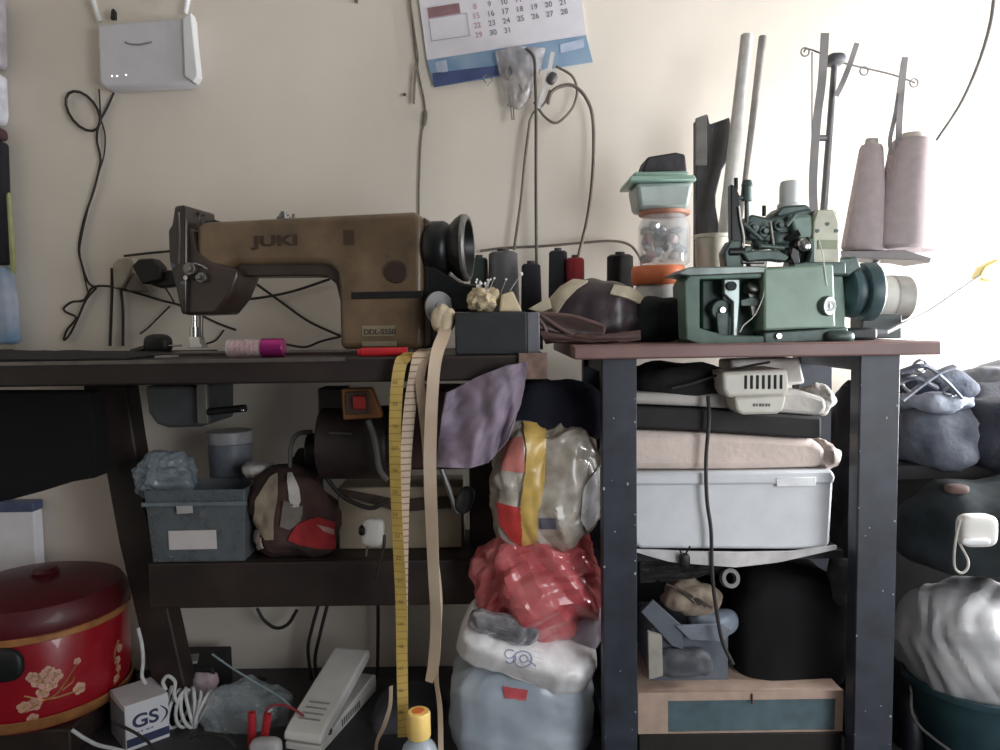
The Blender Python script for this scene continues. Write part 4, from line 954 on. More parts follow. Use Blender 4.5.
    MB().patch([[(338, 488), (400, 500), (474, 494)], [(338, 494), (400, 512), (474, 506)]], lambda u, v: 1.470, .003, nu=16, nv=4).build('ribbon', M('dark_ribbon', (58, 46, 38), .7), r)
    # white plug adapter hanging
    c = P(373, 532, 1.37)
    r = thing('plug_adapter', (c.x, 1.37, c.z), 'white plug adapter with black lead hanging in front of the cardboard box', 'adapter')
    MB().pblob(362, 518, 384, 546, 1.355, 1.385, e=.55, sub=4, rot=(0, .1, 0)).build('body', m_whitewash, r)
    p = MB(); p.cyl(P(368, 544, 1.37), P(366, 556, 1.37), .0022); p.build('pin', m_steel, r)
    MB().pblob(359, 525, 366, 535, 1.35, 1.375, e=.7, sub=3).build('socket_hole', m_black, r)
    tag(MB().ptube([(384, 535), (384, 546), (380, 562), (376, 580)], 1.365, .003).build('hanging_cable', m_cable), 'black lead hanging from the white adapter', 'cable')
    tag(MB().ptube([(325, 476), (338, 492), (352, 502), (372, 508), (388, 500)], 1.44, .0045).build('hanging_cable', m_cable), 'black cable sagging from the motor across the cardboard box', 'cable')
    # cables under shelf
    def cb(pp, rr, l, Y=1.66): tag(MB().ptube(pp, Y, rr).build('hanging_cable', m_cable), l, 'cable')
    cb([(257, 608), (264, 620), (276, 628), (288, 624), (297, 610)], .004, 'black cable loop sagging under the low shelf')
    cb([(318, 606), (312, 628), (308, 650), (312, 680), (316, 690)], .004, 'black cable hanging behind the foot pedal, the left one')
    cb([(327, 606), (320, 634), (315, 660), (318, 686)], .004, 'black cable hanging behind the foot pedal, the right one')
    cb([(378, 606), (378, 640), (377, 688)], .004, 'straight black cable hanging left of the yellow tape under the shelf')
under_left()

# ------------------------------------------------------------------ tape measures and ribbons
def tapes():
    my = tick_mat('yellow_tape', (190, 160, 84), (146, 116, 56), 78, 2, .1)
    mp = tick_mat('pale_tape', (206, 184, 160), (150, 120, 100), 90, 2, .2)
    mb = M('beige_ribbon', (206, 188, 164), .6, rgb2=(176, 150, 128), scale=8)
    Y = 1.225
    r = thing('tape_measure', (P(400, 720, Y).x, Y, P(400, 735, Y).z), 'yellow tape measure hanging from the table down to the bottle', 'tape measure')
    pts = [P(411, 352, 1.262), P(405, 358, 1.238), P(400, 366, Y + .005), P(396, 400, Y), P(395, 460, Y), P(398, 540, Y), P(401, 600, Y - .004), P(402, 660, Y), P(403, 716, Y), P(403, 737, Y)]
    MB().ribbon(pts, lambda u: .0215 - .0035 * u, t=.0008, wd=lambda u: (1, .35 * math.sin(u * 9), 0)).build('strip', my, r)
    n = MB()
    for i, py in enumerate(range(384, 735, 22)):
        pxx = 396 + (6 if py > 520 else 0) * min(1, (py - 500) / 100) if py > 500 else 396
        n.text(str(60 - i), .0085, Matrix.Translation(P(pxx - 1, py, Y - .012)) @ Matrix.Rotation(PI / 2, 4, 'X'), ext=.0001, align='CENTER')
    n.build('numbers', M('tape_ink', (88, 66, 36), .7), r, smooth=0)
    tag(MB().ribbon([P(425, 350, 1.27), P(420, 356, 1.24), P(416, 372, 1.232), P(411, 400, 1.238), P(407, 440, 1.24), P(404, 500, 1.24), P(403, 570, 1.24), P(403, 640, 1.24)], lambda u: .024 - .008 * u, wd=(1, .25, 0), t=.0008).build('tape_measure', mp), 'pale pinkish tape measure hanging just behind the yellow one', 'tape measure')
    tag(MB().ribbon([P(428, 350, 1.275), P(424, 360, 1.236), P(420, 380, 1.23), P(423, 410, 1.232), P(427, 450, 1.234), P(430, 500, 1.236), P(432, 560, 1.238)], .0165, wd=(1, -.3, 0), t=.0008).build('hanging_ribbon', mb), 'narrow beige ribbon hanging between the pale tape and the wide ribbon', 'ribbon')
    tag(MB().ribbon([P(447, 318, 1.30), P(444, 334, 1.262), P(438, 350, 1.238), P(434, 372, 1.222), P(431, 420, 1.222), P(430, 470, 1.222), P(432, 530, 1.222), P(434, 580, 1.222), P(436, 620, 1.222), P(434, 660, 1.222), P(429, 682, 1.222)], lambda u: .021 - (.008 * (u - .9) * 10 if u > .9 else 0), wd=lambda u: (1, .5 * math.sin(6 * u), 0), t=.0009).build('hanging_ribbon', mb), 'wide beige ribbon hanging from the handwheel past the shelf, with a cut end', 'ribbon')
    tag(MB().ribbon([P(436, 560, 1.232), P(440, 600, 1.232), P(438, 640, 1.232), P(436, 676, 1.232), P(440, 710, 1.232), P(441, 760, 1.232)], .009, wd=lambda u: (1, .6 * math.sin(7 * u), 0), t=.0009).build('hanging_ribbon', mb), 'thin beige ribbon end hanging to the floor right of the bottle', 'ribbon')
    tag(MB().ribbon([P(391, 686, 1.30), P(390, 706, 1.30), P(384, 726, 1.30), P(377, 742, 1.30), P(376, 760, 1.30)], .008, wd=lambda u: (1, 1.0 * math.sin(5 * u + 1), 0), t=.0009).build('hanging_ribbon', mb), 'short curled beige ribbon left of the yellow tape near the floor', 'ribbon')
    # crumpled paper knot on the table edge
    tag(MB().pblob(434, 305, 455, 336, 1.27, 1.30, e=.8, amp=.014, freq=40, seed=5, ridged=True).build('cream_scrap', M('cream_scrap', (214, 196, 166), .8), smooth=25), 'crumpled cream cloth scrap by the handwheel at the head of the ribbon', 'cloth')
tapes()
def middle_bags():
    # lilac cloth hanging off the table end
    tag(MB().patch([[(447, 393), (478, 377), (505, 366), (527, 362)], [(442, 415), (478, 402), (505, 388), (526, 378)], [(439, 440), (472, 436), (500, 424), (520, 405)], [(437, 467), (468, 468), (488, 463), (508, 440)]],
        lambda u, v: 1.226 + .014 * math.sin(u * 9 + v * 3.0 - u * u * 3) * (0.25 + v * .75) * .8 + .003 * math.sin(u * 23 - v * 5), .003, nu=60, nv=30, wob=.016, freq=2.2).build('lilac_cloth', M('lilac_grey_satin', (136, 122, 138), .6, var=.1, bump=.2)), 'lilac grey cloth hanging in folds off the right end of the sewing table', 'cloth')
    tag(MB().pblob(502, 377, 604, 452, 1.31, 1.45, e=.8, amp=.02, freq=12, seed=3).build('navy_bundle', M('navy_cloth', (28, 27, 44), .95, bump=.3)), 'dark navy cloth bundle stuffed between the two tables', 'bundle')
    # patterned plastic bag
    c = P(546, 485, 1.33)
    r = thing('carrier_bag', (c.x, 1.33, c.z - .12), 'full plastic carrier bag with a yellow band, on top of the pinkish red bag', 'bag')
    b = MB().pblob(492, 418, 604, 548, 1.27, 1.40, e=.72, amp=.024, freq=26, seed=21, ridged=True, sub=6).build('bundle', M('beige_grey_film', (214, 206, 194), .3, rgb2=(140, 128, 114), scale=22, coat=.5), r, smooth=18)
    sk = Skin(b)
    lab(sk.patch([[(523, 419), (546, 421)], [(526, 450), (546, 450)], [(524, 480), (545, 482)], [(521, 510), (538, 512)], [(522, 546), (536, 547)]], .003, .002, 10, 30).build('yellow_band', M('yellow_film', (216, 180, 100), .4, coat=.3), r), 'yellow band down the front')
    red = M('red_film', (190, 62, 58), .4, coat=.3)
    lab(sk.patch([[(497, 502), (522, 508)], [(500, 524), (522, 526)], [(512, 540), (522, 545)]], .003, .002, 12, 12).build('red_print', red, r), 'red corner low on the left')
    lab(sk.patch([[(502, 440), (523, 437)], [(503, 470), (524, 472)]], .003, .002, 12, 12).build('pink_print', M('pink_film', (196, 120, 112), .4), r), 'pinkish patch high on the left')
    lab(sk.patch([[(582, 490), (598, 466)], [(580, 520), (600, 505)], [(586, 530), (598, 518)]], .003, .002, 10, 12).build('white_print', M('white_film', (228, 226, 224), .4), r), 'white patch at the right edge')
    lab(sk.patch([[(540, 518), (556, 518)], [(541, 528), (557, 528)]], .003, .001, 6, 6).build('dark_print', M('dark_film', (96, 92, 104), .5), r), 'small dark printed marks')
    # pink bag
    tag(MB().pblob(474, 528, 606, 634, 1.265, 1.42, e=.85, amp=.034, freq=26, seed=31, ridged=True, sub=6).build('pink_bag', M('pink_red_film', (176, 58, 70), .28, rgb2=(212, 120, 120), scale=16, coat=.5), smooth=18), 'crumpled pinkish red plastic bag squeezed between the carrier bag and the white packet', 'bag')
    # white packet
    c = P(527, 648, 1.31)
    r = thing('white_packet', (c.x, 1.31, c.z - .03), 'white plastic packet with faint blue print tilted on top of the big sack', 'packet')
    m = MB().blob((c.x, 1.325, c.z + .004), (.122, .07, .037), e=.42, amp=.009, freq=22, seed=5, sub=6, ridged=True, rot=(math.radians(30), math.radians(17), 0))
    b = m.build('body', M('white_packet_film', (238, 234, 234), .4, coat=.2), r); sk = Skin(b)
    ink = M('faint_blue_ink', (160, 164, 196), .6)
    g = MB()
    def ring(cx, cy, rx, ry, a0=0, a1=2 * PI, rr=.0012): g.tube([sk.at(cx + rx * math.cos(a0 + (a1 - a0) * i / 16), cy + ry * math.sin(a0 + (a1 - a0) * i / 16), .0008, 1.26)[0] for i in range(17)], rr, seg=6, smooth=False)
    ring(523, 659, 9, 8); ring(524, 659, 4, 3.5); ring(510, 654, 5, 4, .6, 5.6); ring(511, 658, 5, 5, -.8, 2.6)
    g.tube([sk.at(528 + i * 2, 660 + i * 1.6, .0008, 1.26)[0] for i in range(5)], .0012, seg=6); g.build('printed_mark', ink, r)
    tag(MB().pblob(468, 612, 541, 641, 1.255, 1.285, e=.6, amp=.007, freq=60, seed=18, ridged=True, rot=(.3, .28, 0), sub=5).build('silver_sachet', M('cellophane', (170, 168, 172), .15, metal=.5, var=.3, scale=50), smooth=22), 'silvery cellophane sachet lying on the white packet under the pink bag', 'sachet')
    tag(MB().pblob(560, 600, 604, 650, 1.30, 1.40, e=.8, amp=.02, freq=18, seed=19, ridged=True).build('pale_bag', M('pale_lilac_film', (196, 186, 198), .4), smooth=30), 'small pale lilac bag tucked right of the white packet', 'bag')
    # big sack
    c = P(525, 720, 1.35)
    r = thing('plastic_sack', (c.x, 1.35, 0), 'big grey-blue plastic sack standing on the floor under the white packet', 'sack')
    zt = P(525, 655, 1.35).z
    b = MB().blob((c.x - .004, 1.36, zt / 2 + .001), (.131, .088, zt / 2), e=.5, amp=.012, freq=20, seed=8, sub=6, ridged=True, flat=.995).build('body', M('grey_blue_film', (150, 161, 173), .28, rgb2=(196, 204, 212), scale=7, coat=.3), r)
    sk = Skin(b)
    lab(sk.patch([[(503, 686), (528, 690)], [(505, 698), (526, 700)]], .002, .001, 8, 6).build('red_mark', M('red_mark', (196, 84, 90), .5), r), 'small red printed patch near the top')
middle_bags()

def under_right():
    # clutch motor box hanging under the top
    c = P(756, 390, 1.29)
    r = thing('vented_motor_box', (c.x, 1.29, c.z - .05), 'cream plastic motor box with a row of slots hung under the narrow table', 'motor box')
    m1 = M('cream_box_plastic', (212, 208, 196), .4, var=.03)
    MB().prism([(722, 372), (788, 369), (790, 390), (784, 396), (728, 398), (723, 390)], 1.25, 1.36).build('housing', m1, r, bevel=.006, bseg=3)
    MB().prism([(734, 397), (787, 395), (784, 410), (778, 414), (742, 415), (736, 410)], 1.245, 1.33).build('lower_cover', m1, r, bevel=.005, bseg=3)
    sl = M('slot_dark', (40, 38, 38), .8)
    for i in range(7):
        x = 746 + i * 5.9; MB().pbox(x - 1.3, 375.5 - i * .1, x + 1.3, 389, 1.2485, 1.2545).build('slot', sl, r, bevel=.0008)
    mk = MB()
    for i, w in enumerate((2.2, 1.6, 2.4, 1.8, 2.2, 1.7)): mk.pbox(753 + i * 3.1, 403.5, 753 + i * 3.1 + w, 406.5, 1.2442, 1.247)
    lab(mk.build('lettering', M('grey_letter', (110, 106, 102), .6), r, smooth=0), 'small worn grey lettering')
    tag(MB().prism([(730, 360), (800, 358), (806, 384), (760, 388), (730, 380)], 1.42, 1.50).build('white_sheet', M('white_sheet', (216, 214, 212), .85), bevel=.006), 'white folded sheet behind the cream motor box', 'sheet')
    # stack, top to bottom, standing on the shelf
    Yf, Yb = 1.295, 1.52
    wm = M('greyish_white_cloth', (196, 190, 184), .85, var=.06, bump=.3)
    def slab(pts, Y0, Y1, mat, name, l, cat, bev=.008):
        tag(MB().prism(pts, Y0, Y1).build(name, mat, bevel=bev, bseg=3), l, cat)
    b = SH1 + .001
    zb = P(740, 546, Yf).z
    r = thing('storage_box', (P(737, 540, Yf).x, 1.41, SH1), 'white plastic storage box at the bottom of the stack under the narrow table', 'box')
    m2 = M('cool_white_plastic', (222, 224, 228), .4, var=.03)
    m = MB(); a = [(630, 482), (634, 476), (826, 474), (834, 482), (830, 545), (824, 550), (640, 549), (634, 544)]
    m.prism(a, Yf, Yb).build('tub', m2, r, bevel=.008, bseg=3)
    MB().prism([(628, 473), (832, 470), (836, 477), (834, 484), (630, 486)], Yf - .006, Yb + .006).build('lid', m2, r, bevel=.005, bseg=3)
    lab(MB().prism([(776, 478), (816, 477), (816, 486), (777, 487)], Yf - .0078, Yf - .005).build('clip', M('bright_white_rect', (236, 236, 238), .35), r, bevel=.001), 'brighter white rectangle on the lid edge')  # brighter white rectangle laid on the lid front
    pk = M('pinkish_white_cloth', (226, 208, 198), .85, var=.05, bump=.3)
    r = thing('fabric_pack', (P(735, 470, Yf).x, 1.41, P(735, 472, Yf).z), 'pinkish cream fabric pack with a pinched corner, lying on the white storage box', 'pack')
    MB().prism([(628, 430), (700, 433), (815, 440), (826, 448), (828, 462), (818, 468), (740, 470), (628, 470)], Yf + .002, Yb).build('body', pk, r, bevel=.012, bseg=4)
    MB().pblob(806, 440, 836, 466, Yf + .005, Yf + .06, e=.8, amp=.012, freq=35, seed=3, rot=(0, .4, 0)).build('pinched_corner', pk, r)
    slab([(628, 406), (700, 409), (822, 417), (822, 438), (812, 439), (700, 431), (628, 428)], Yf - .003, Yb, M('black_band_cloth', (44, 41, 42), .8), 'black_folded_cloth', 'black folded cloth making a dark band in the stack under the narrow table', 'cloth', .005)
    r = thing('fabric_pack', (P(735, 400, Yf).x, 1.41, P(735, 412, Yf).z), 'greyish white fabric pack on top of the black folded cloth', 'pack')
    MB().prism([(628, 392), (700, 394), (800, 390), (826, 398), (828, 410), (820, 416), (700, 407), (628, 404)], Yf + .001, Yb).build('body', wm, r, bevel=.008, bseg=3)
    MB().pblob(800, 388, 832, 414, Yf + .01, Yf + .08, e=.8, amp=.012, freq=30, seed=6, rot=(0, .5, 0)).build('pinched_corner', wm, r)
    tag(MB().pblob(626, 366, 745, 400, 1.30, 1.46, e=.65, amp=.016, freq=12, seed=23).build('black_cloth', M('black_soft_cloth', (34, 32, 33), .95, bump=.3)), 'black cloth bundle at the top left of the stack under the narrow table', 'cloth')
    tag(MB().ptube([(672, 388), (690, 384), (715, 376), (740, 368), (770, 362)], 1.285, .0022).build('cable', M('shiny_black_cable', (60, 56, 54), .35)), 'thin shiny lead running up across the black cloth to the table top', 'cable')
    tag(MB().ptube([(708, 396), (709, 420), (706, 460), (707, 500), (711, 530), (712, 570), (715, 600), (722, 640), (733, 664)], 1.278, .0034).build('power_lead', M('black_lead', (52, 48, 48), .5)), 'long black lead hanging down in front of the white stack', 'cable')
    # sagging sheet under the box
    tag(MB().patch([[(634, 549), (690, 551), (740, 552), (790, 551), (836, 545)], [(636, 552), (670, 562), (735, 567), (780, 562), (836, 549)]], lambda u, v: 1.286 + .004 * math.sin(u * 12), .004, nu=30, nv=6).build('sagging_sheet', M('off_white_sheet', (206, 202, 202), .8)), 'off-white sheet sagging under the white storage box', 'sheet')
    # carton on a plinth
    xa, xb = P(638, 710, 1.275).x, P(843, 710, 1.275).x
    zl, zr = P(640, 694, 1.272).z, P(640, 735, 1.272).z
    r = thing('low_plinth', ((xa + xb) / 2, 1.41, 0), 'dark low plank base under the long carton', 'plinth')
    MB().box((xa + .001, 1.274, .0), (xb - .001, 1.49, zr - .0006)).build('base', M('plinth_dark', (40, 34, 32), .8), r, bevel=.003)
    r = thing('long_carton', ((xa + xb) / 2, 1.41, zr), 'long pinkish carton with a teal window lying at the bottom of the narrow table', 'carton')
    cm = M('pinkish_card', (186, 160, 144), .75, var=.08)
    f = MB()
    f.box((xa, 1.283, zr), (xb, 1.49, zl)); f.build('body', cm, r, bevel=.002)
    w = MB(); T = P(668, 701, 1.275).z; B = P(668, 733, 1.275).z; L = P(668, 715, 1.275).x; R2 = P(836, 715, 1.275).x
    w.box((xa, 1.275, zr), (L, 1.2829, zl)).box((R2, 1.275, zr), (xb, 1.2829, zl)).box((L, 1.275, T), (R2, 1.2829, zl)).box((L, 1.275, zr), (R2, 1.2829, B))
    w.build('window_frame', cm, r, smooth=0)
    MB().box((L + .0002, 1.2795, B + .0002), (R2 - .0002, 1.2828, T - .0002)).build('window_film', M('teal_film', (86, 106, 112), .3, coat=.3), r, smooth=0)
    MB().cyl(P(752, 694, 1.273), P(752, 704, 1.273), .0016).build('thread_tie', M('dark_red_thread', (88, 44, 44), .8), r)
    zt = zl + .0005
    # grey open box on the carton
    c = P(690, 640, 1.33)
    r = thing('grey_open_box', (c.x, 1.36, zt), 'grey-blue open cardboard box with folded flaps on the long carton', 'box')
    gm = M('grey_blue_card', (96, 102, 112), .7, var=.08)
    x0, x1 = P(652, 650, 1.32).x, P(728, 650, 1.32).x; zt2 = P(690, 628, 1.32).z
    b = MB(); t = .003
    b.box((x0, 1.32, zt), (x1, 1.32 + t, zt2)).box((x0, 1.45, zt), (x1, 1.45 + t, zt2)).box((x0, 1.32 + t, zt), (x0 + t, 1.45, zt2)).box((x1 - t, 1.32 + t, zt), (x1, 1.45, zt2)).box((x0 + t, 1.32 + t, zt), (x1 - t, 1.45, zt + t))
    b.build('carton_body', gm, r)
    MB().prism([(641, 612), (653, 600), (682, 626), (684, 650), (672, 646)], 1.305, 1.312).build('flap', gm, r, bevel=.001)
    MB().prism([(676, 626), (722, 624), (732, 630), (724, 642), (690, 640)], 1.300, 1.306).build('flap', M('light_grey_card', (122, 128, 138), .7), r, bevel=.001)
    tag(MB().pblob(655, 650, 712, 676, 1.285, 1.315, e=.6, amp=.006, freq=30, seed=4, flat=.98).build('grey_pouch', M('grey_pouch', (84, 86, 92), .6)), 'flat grey pouch lying at the front of the long carton', 'pouch')
    tag(MB().prism([(648, 632), (662, 636), (663, 676), (649, 680)], 1.278, 1.288).build('pale_card', M('dirty_pale_card', (168, 162, 152), .8), bevel=.001), 'narrow dirty pale card standing left of the grey box', 'card')
    # strap bundle
    r = thing('strap_bundle', (P(690, 590, 1.33).x, 1.33, P(690, 608, 1.33).z), 'rolled beige straps with dark stripes on the grey open box', 'bundle')
    sm2 = M('beige_strap', (176, 160, 142), .8, rgb2=(128, 112, 98), scale=40)
    MB().pblob(664, 578, 716, 614, 1.32, 1.38, e=.75, amp=.014, freq=24, seed=7, rot=(0, .35, 0)).build('roll', sm2, r)
    for k in range(4): MB().ptube([(666 + 6 * k, 584 + 3 * k), (680 + 6 * k, 590 + 3 * k), (694 + 6 * k, 603 + 1.6 * k)], 1.316, .0022).build('strap_edge', M('strap_dark', (70, 62, 58), .8), r)
    tag(MB().pblob(690, 608, 738, 634, 1.32, 1.37, e=.8, amp=.012, freq=24, seed=9, ridged=True).build('blue_grey_film', M('film_pale_blue', (150, 160, 176), .35, alpha=.8), smooth=25), 'pale blue-grey plastic film spilling from the grey box', 'film')
    tag(MB().patch([[(640, 556), (690, 560), (740, 564)], [(640, 582), (690, 578), (716, 572)]], lambda u, v: 1.31 + .02 * v, .006, wob=.01, freq=4).build('black_sling', M('black_sling', (36, 34, 36), .8)), 'black cloth sling under the off-white sheet at the left', 'cloth')
    g = MB().pblob(679, 553, 690, 568, 1.272, 1.285, e=.7, sub=3); g.ptube([(684, 556), (688, 550), (690, 546)], 1.275, .0016); g.ptube([(682, 556), (680, 550)], 1.275, .0016)
    tag(g.build('black_clip', m_black), 'small black clip hanging from the off-white sheet', 'clip')
    c = P(728, 578, 1.31); tag(MB().lathe([(.010, 0), (.017, 0), (.017, .012), (.010, .012), (.010, 0)], c, (0.2, -1, .3)).build('tape_roll', M('grey_tape', (104, 102, 102), .5)), 'small grey tape roll hanging under the off-white sheet', 'tape roll')
    tag(MB().pblob(826, 556, 851, 602, 1.31, 1.36, e=.7, amp=.01, freq=22, seed=13).build('grey_glove', M('dark_grey_cloth', (70, 70, 74), .9)), 'dark grey cloth hanging beside the right steel leg', 'cloth')
under_right()

def black_fill():  # black lump added where the compartment is only dark
    tag(MB().pblob(728, 564, 838, 686, 1.315, 1.47, e=.42, amp=.012, freq=12, seed=71, flat=.97).build('black_filler', M('dull_black_filler', (9, 9, 11), .95, var=.2)), 'black lump added to stand in for the darkness above the long carton', 'sack')
black_fill()

def right_side():
    # dark cabinet carrying the clothes
    Ya, Yb2 = 1.36, 1.68
    zt = P(950, 470, Ya).z
    x0, x1 = P(908, 470, Ya).x, 1.30
    r = thing('dark_bench', ((x0 + x1) / 2, 1.52, 0), 'dark bench at the right carrying the pile of clothes', 'bench')
    bm = M('bench_dark_brown', (30, 26, 28), .7, var=.2)
    MB().box((x0, Ya + .05, zt - .03), (x1, Yb2, zt)).build('top', bm, r, bevel=.003)
    MB().box((x0, Ya + .12, .0), (x0 + .03, Yb2, zt - .0305)).build('side_panel', bm, r, bevel=.002)
    MB().box((x1 - .03, Ya + .12, .0), (x1, Yb2, zt - .0305)).build('side_panel', bm, r, bevel=.002)
    MB().box((x0 + .031, Yb2 - .03, .0), (x1 - .031, Yb2, zt - .0305)).build('back_panel', bm, r)
    dn = M('grey_denim', (116, 120, 130), .8, rgb2=(72, 77, 90), scale=20, bump=.5, bscale=120)
    dd = M('dark_denim', (48, 54, 70), .85, var=.3, bump=.5, bscale=120)
    zt += .001
    tag(MB().pblob(893, 402, 968, 468, 1.37, 1.56, e=.62, amp=.016, freq=14, seed=2).build('folded_jeans', dn), 'grey-blue folded jeans beside the right steel leg', 'jeans')
    tag(MB().pblob(893, 390, 962, 410, 1.36, 1.54, e=.7, amp=.014, freq=18, seed=5).build('folded_jeans', M('pale_denim', (142, 148, 160), .8, var=.25, bump=.5)), 'paler folded jeans edge on top of the grey-blue jeans', 'jeans')
    r = thing('denim_heap', (P(925, 385, 1.45).x, 1.45, P(925, 395, 1.45).z), 'heap of dark denim with metal rings on top of the clothes pile', 'jeans')
    MB().pblob(890, 366, 965, 402, 1.38, 1.54, e=.75, amp=.03, freq=14, seed=15, ridged=True).build('body', dd, r)
    rm = M('grey_ring_metal', (150, 152, 158), .35, metal=.6)
    for q, R_ in (((921, 366), .012), ((912, 384), .015), ((950, 392), .010)):
        a = P(*q, 1.375); MB().tube([a + Vector((R_ * math.cos(t * PI / 8), .004 * math.sin(t), R_ * math.sin(t * PI / 8))) for t in range(17)], .0028, smooth=False).build('ring', rm, r)
    for k, pp in enumerate(([(900, 372), (925, 366), (945, 380), (962, 398)], [(902, 400), (920, 386), (940, 372), (955, 366)], [(895, 384), (915, 378), (938, 388)])):
        MB().ribbon([P(x, y, 1.37) for x, y in pp], .011, wd=(0.3, .8, .5), t=.004).build('waistband', dn if k != 1 else M('pale_denim', (142, 148, 160)), r)
    tag(MB().pblob(948, 384, 1075, 474, 1.34, 1.56, e=.72, amp=.03, freq=9, seed=27).build('black_jacket', M('blue_black_cloth', (34, 36, 48), .85, var=.2, bump=.4)), 'blue-black jacket heaped at the right edge of the clothes pile', 'jacket')
    tag(MB().pblob(965, 362, 1075, 405, 1.48, 1.66, e=.8, amp=.02, freq=14, seed=29).build('grey_cloth', M('mid_grey_cloth', (120, 124, 132), .9)), 'grey cloth behind the blue-black jacket at the right edge', 'cloth')
    tag(MB().pblob(838, 384, 868, 560, 1.44, 1.62, e=.7, amp=.02, freq=14, seed=33).build('black_garment', M('black_garment', (30, 31, 36), .95)), 'black garment hanging behind the right steel leg', 'garment')
    # dark teal bag of cloth under the bench front
    tag(MB().pblob(902, 478, 1075, 575, 1.28, 1.40, e=.75, amp=.025, freq=9, seed=35).build('teal_cloth', M('dark_teal_cloth', (22, 30, 33), .9, var=.25)), 'dark teal cloth hanging out below the bench at the right', 'cloth')
    b = MB()
    tag(b.pblob(945, 484, 968, 494, 1.285, 1.31, e=.7, sub=3).build('brown_scrap', M('brown_scrap', (92, 72, 66), .8)), 'small brown scrap on the dark teal cloth', 'scrap')
    # white pull tag with loop
    c = P(977, 530, 1.20)
    r = thing('hanging_tag', (c.x, 1.20, c.z), 'small white plastic cord lock with a hanging loop at the right edge', 'tag')
    MB().pblob(958, 514, 995, 546, 1.19, 1.22, e=.5, sub=4).build('body', m_whitewash, r)
    MB().pblob(961, 538, 990, 545, 1.183, 1.195, e=.6, sub=3).build('lip', m_whitepl, r)
    MB().ptube([(960, 520), (956, 538), (954, 556), (955, 568), (961, 573), (967, 569), (968, 560), (962, 548), (958, 540)], 1.195, .0022).build('loop', M('pale_cord', (196, 192, 186), .7), r)
    # bucket with a white bag
    c = P(985, 700, 1.32); R_ = .125
    r = thing('bucket', (c.x, 1.34, 0), 'dark teal bucket on the floor at the right under the white plastic bag', 'bucket')
    zt2 = P(985, 690, 1.34).z + .03
    MB().lathe([(0, 0), (R_ * .72, 0), (R_ * .76, .01), (R_, zt2 - .012), (R_ + .006, zt2 - .01), (R_ + .006, zt2), (R_ - .004, zt2), (R_ * .73, .012), (0, .008)], (c.x, 1.34, 0)).build('body', M('bucket_teal', (44, 70, 76), .4, var=.1), r)
    hz = MB().tube([(c.x - R_, 1.34, zt2 - .02), (c.x - R_ - .01, 1.28, zt2 - .07), (c.x, 1.195, zt2 - .13), (c.x + R_ + .01, 1.28, zt2 - .07), (c.x + R_, 1.34, zt2 - .02)], .0028)
    hz.build('handle', m_steel, r)
    wb = MB().pblob(902, 588, 1085, 716, 1.22, 1.48, e=.85, amp=.018, freq=(20, 20, 24), seed=44, sub=6, ridged=True, rot=(0, .25, 0))
    tag(wb.build('white_plastic_bag', M('grey_white_film', (172, 171, 172), .55, var=.05, coat=.1), smooth=18), 'crumpled white plastic bag filling the teal bucket at the right', 'bag')
    tag(MB().pblob(888, 655, 914, 790, 1.34, 1.46, e=.6, amp=.012, freq=12, seed=43, flat=.9).build('black_bag', M('black_bag_film', (24, 26, 32), .45)), 'black bag on the floor between the right steel leg and the bucket', 'bag')
right_side()

